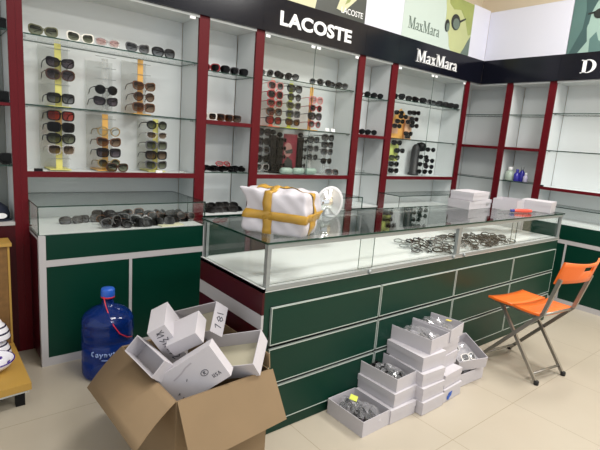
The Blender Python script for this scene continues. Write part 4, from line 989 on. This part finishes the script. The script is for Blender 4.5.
mc = Vector((1.885, 2.03, 1.025)); mr = Matrix.Rotation(math.radians(-4), 3, 'Z') @ Matrix.Rotation(math.radians(97), 3, 'X')
MB().lathe([(.090, .004), (.106, .006), (.110, 0), (.106, -.008), (.07, -.012), (.002, -.013)], mc, 36, 0, mr).build('rim', pmat('pale_mirror_rim', rgb(214, 214, 216), .25), t)
MB().lathe([(.001, .005), (.091, .0045)], mc, 36, 0, mr).build('mirror_glass', MIRROR, t)
MB().tube([mc + Vector((0, .01, -.09)), (1.90, 2.045, ZT + .006)], .007, 8).build('stem', SILVER, t)
MB().lathe([(.055, .0005), (.055, .005), (.02, .010), (.008, .012)], (1.90, 2.045, ZT), 24).build('foot', SILVER, t)
K1 = carton('carton', 'white carton on the counter at the lower left of the counter group', (3.385, 2.04, ZT + .033), (0, 0, 2), (.18, .19, .065), closed_lid=True)
K3 = carton('carton', 'white carton standing end-on with a grey sticker on the counter', (3.572, 2.06, ZT + .0335), (0, 0, 4), (.18, .2, .066), closed_lid=True)
K2 = carton('carton', 'white carton laid across the two left cartons on the counter', (3.46, 2.045, ZT + .1005), (0, 0, 7), (.30, .19, .062), closed_lid=True)
MB().box(.0, .045, -.1022, -.1005, -.012, .016).build('grey_sticker', pmat('grey_label', rgb(150, 150, 150), .5), K3)
K4 = carton('carton', 'open white carton in the middle of the counter group', (3.80, 1.88, ZT + .043), (0, 0, 12), (.25, .19, .085), True)
K5 = carton('carton', 'white carton at the right end of the counter top', (4.03, 1.74, ZT + .043), (0, 0, 12), (.2, .23, .085), closed_lid=True)
t = thing('screwdriver', 'screwdriver with red and blue handle lying on the glass counter', 'screwdriver', (3.68, 1.76, ZT))
a, b = Vector((3.49, 1.80, ZT + .014)), Vector((3.775, 1.672, ZT + .016)); d_ = (b - a)
MB().tube([a, a + d_ * .38], .004, 8).build('shaft', SILVER, t)
MB().tube([a + d_ * .34, a + d_ * .38, a + d_ * .46], [.008, .012, .012], 10).build('collar', pmat('blue_handle', rgb(40, 50, 130), .3), t)
MB().tube([a + d_ * .44, a + d_ * .50, a + d_ * .62, a + d_ * .85, a + d_ * .97, b], [.011, .013, .0155, .016, .013, .006], 12).build('handle', pmat('coral_handle', rgb(226, 84, 66), .3), t)

# ------------------------------------------------------------------ orange folding chair
t = thing('folding_chair', 'orange folding chair with grey steel legs facing the long counter', 'chair', (3.07, 1.26, 0), local=True, rot=(0, 0, math.radians(-8.1)))
hw = .168
for s in (-1, 1):
    q = MB(); x = s * hw
    q.bar((x, .205, .012), (x, -.18, .462), .022, .016, 0, (1, 0, 0)); q.bar((x, -.178, .455), (x, -.246, .70), .022, .016, 0, (1, 0, 0))
    q.build('back_upright', STEEL, t)
    x2 = s * .148
    MB().bar((x2, -.2, .012), (x2, .12, .43), .020, .016, 0, (1, 0, 0)).build('rear_leg', STEEL, t)
    MB().lathe([(.013, 0), (.015, .004), (.015, .024), (.011, .028)], (x, .208, 0), 12).build('rubber_foot', RUBBER, t)
    MB().lathe([(.013, 0), (.015, .004), (.015, .024), (.011, .028)], (x2, -.203, 0), 12).build('rubber_foot', RUBBER, t)
    MB().bar((s * .158, -.16, .428), (s * .158, .16, .432), .012, .018, 0, (1, 0, 0)).build('seat_rail', STEEL, t)
for (p, q) in (((-.148, -.165, .055), (.148, -.165, .055)), ((-.168, .172, .05), (.168, .172, .05)), ((-.148, .115, .425), (.148, .115, .425)), ((-.168, -.17, .45), (.168, -.17, .45))):
    MB().tube([p, q], .008, 8).build('cross_bar', STEEL, t)
def slat(y0, y1, sag):
    m = MB(); n_ = 10; G = []
    for i in range(n_ + 1):
        u = i / n_ - .5; R_ = []
        for k in range(5):
            v = y0 + (y1 - y0) * k / 4; z = .441 - .012 * (1 - (2 * u) ** 2) + sag * ((k / 4 - .5) ** 2) * 4
            R_.append([m.bm.verts.new((u * .375, v, z + dz)) for dz in (0, .014)])
        G.append(R_)
    for i in range(n_):
        for k in range(4):
            for s in (0, 1): m.face([G[i][k][s], G[i + 1][k][s], G[i + 1][k + 1][s], G[i][k + 1][s]], 0, True)
        for k in (0, 4): m.face([G[i][k][0], G[i + 1][k][0], G[i + 1][k][1], G[i][k][1]])
    for k in range(4):
        for i in (0, n_): m.face([G[i][k][0], G[i][k + 1][0], G[i][k + 1][1], G[i][k][1]])
    return m
slat(.025, .195, .003).build('seat', ORANGE, t); slat(-.165, .008, .004).build('seat', ORANGE, t)
# curved backrest with a hand hole
m = MB(); n_ = 16
def bp(u, z, off):
    lean = -.28 * (z - .67); yy = -.245 + lean - .055 * (1 - (2 * u) ** 2) + .028
    return (u * .385 + .03, yy + off, z)
us = [i / n_ - .5 for i in range(n_ + 1)]
zs = [.662, .70, .745, .775, .806]
G = [[[m.bm.verts.new(bp(u, z + (.012 * (1 - (2 * u) ** 2) if k == 0 else (-.010 * (1 - (2 * u) ** 2) if k == 4 else 0)), o_)) for o_ in (0, .012)] for k, z in enumerate(zs)] for u in us]
hole = lambda i, k: k == 2 and n_ // 2 - 2 <= i < n_ // 2 + 2
for i in range(n_):
    for k in range(4):
        if hole(i, k): continue
        for s in (0, 1): m.face([G[i][k][s], G[i + 1][k][s], G[i + 1][k + 1][s], G[i][k + 1][s]], 0, True)
    for k in (0, 4): m.face([G[i][k][0], G[i + 1][k][0], G[i + 1][k][1], G[i][k][1]])
for k in range(4):
    for i in (0, n_): m.face([G[i][k][0], G[i][k + 1][0], G[i][k + 1][1], G[i][k][1]])
for i in range(n_ // 2 - 2, n_ // 2 + 2):
    for k in (2, 3): m.face([G[i][k][0], G[i + 1][k][0], G[i + 1][k][1], G[i][k][1]])
for i in (n_ // 2 - 2, n_ // 2 + 2): m.face([G[i][2][0], G[i][3][0], G[i][3][1], G[i][2][1]])
m.build('backrest', ORANGE, t)
bpy.context.view_layer.update()
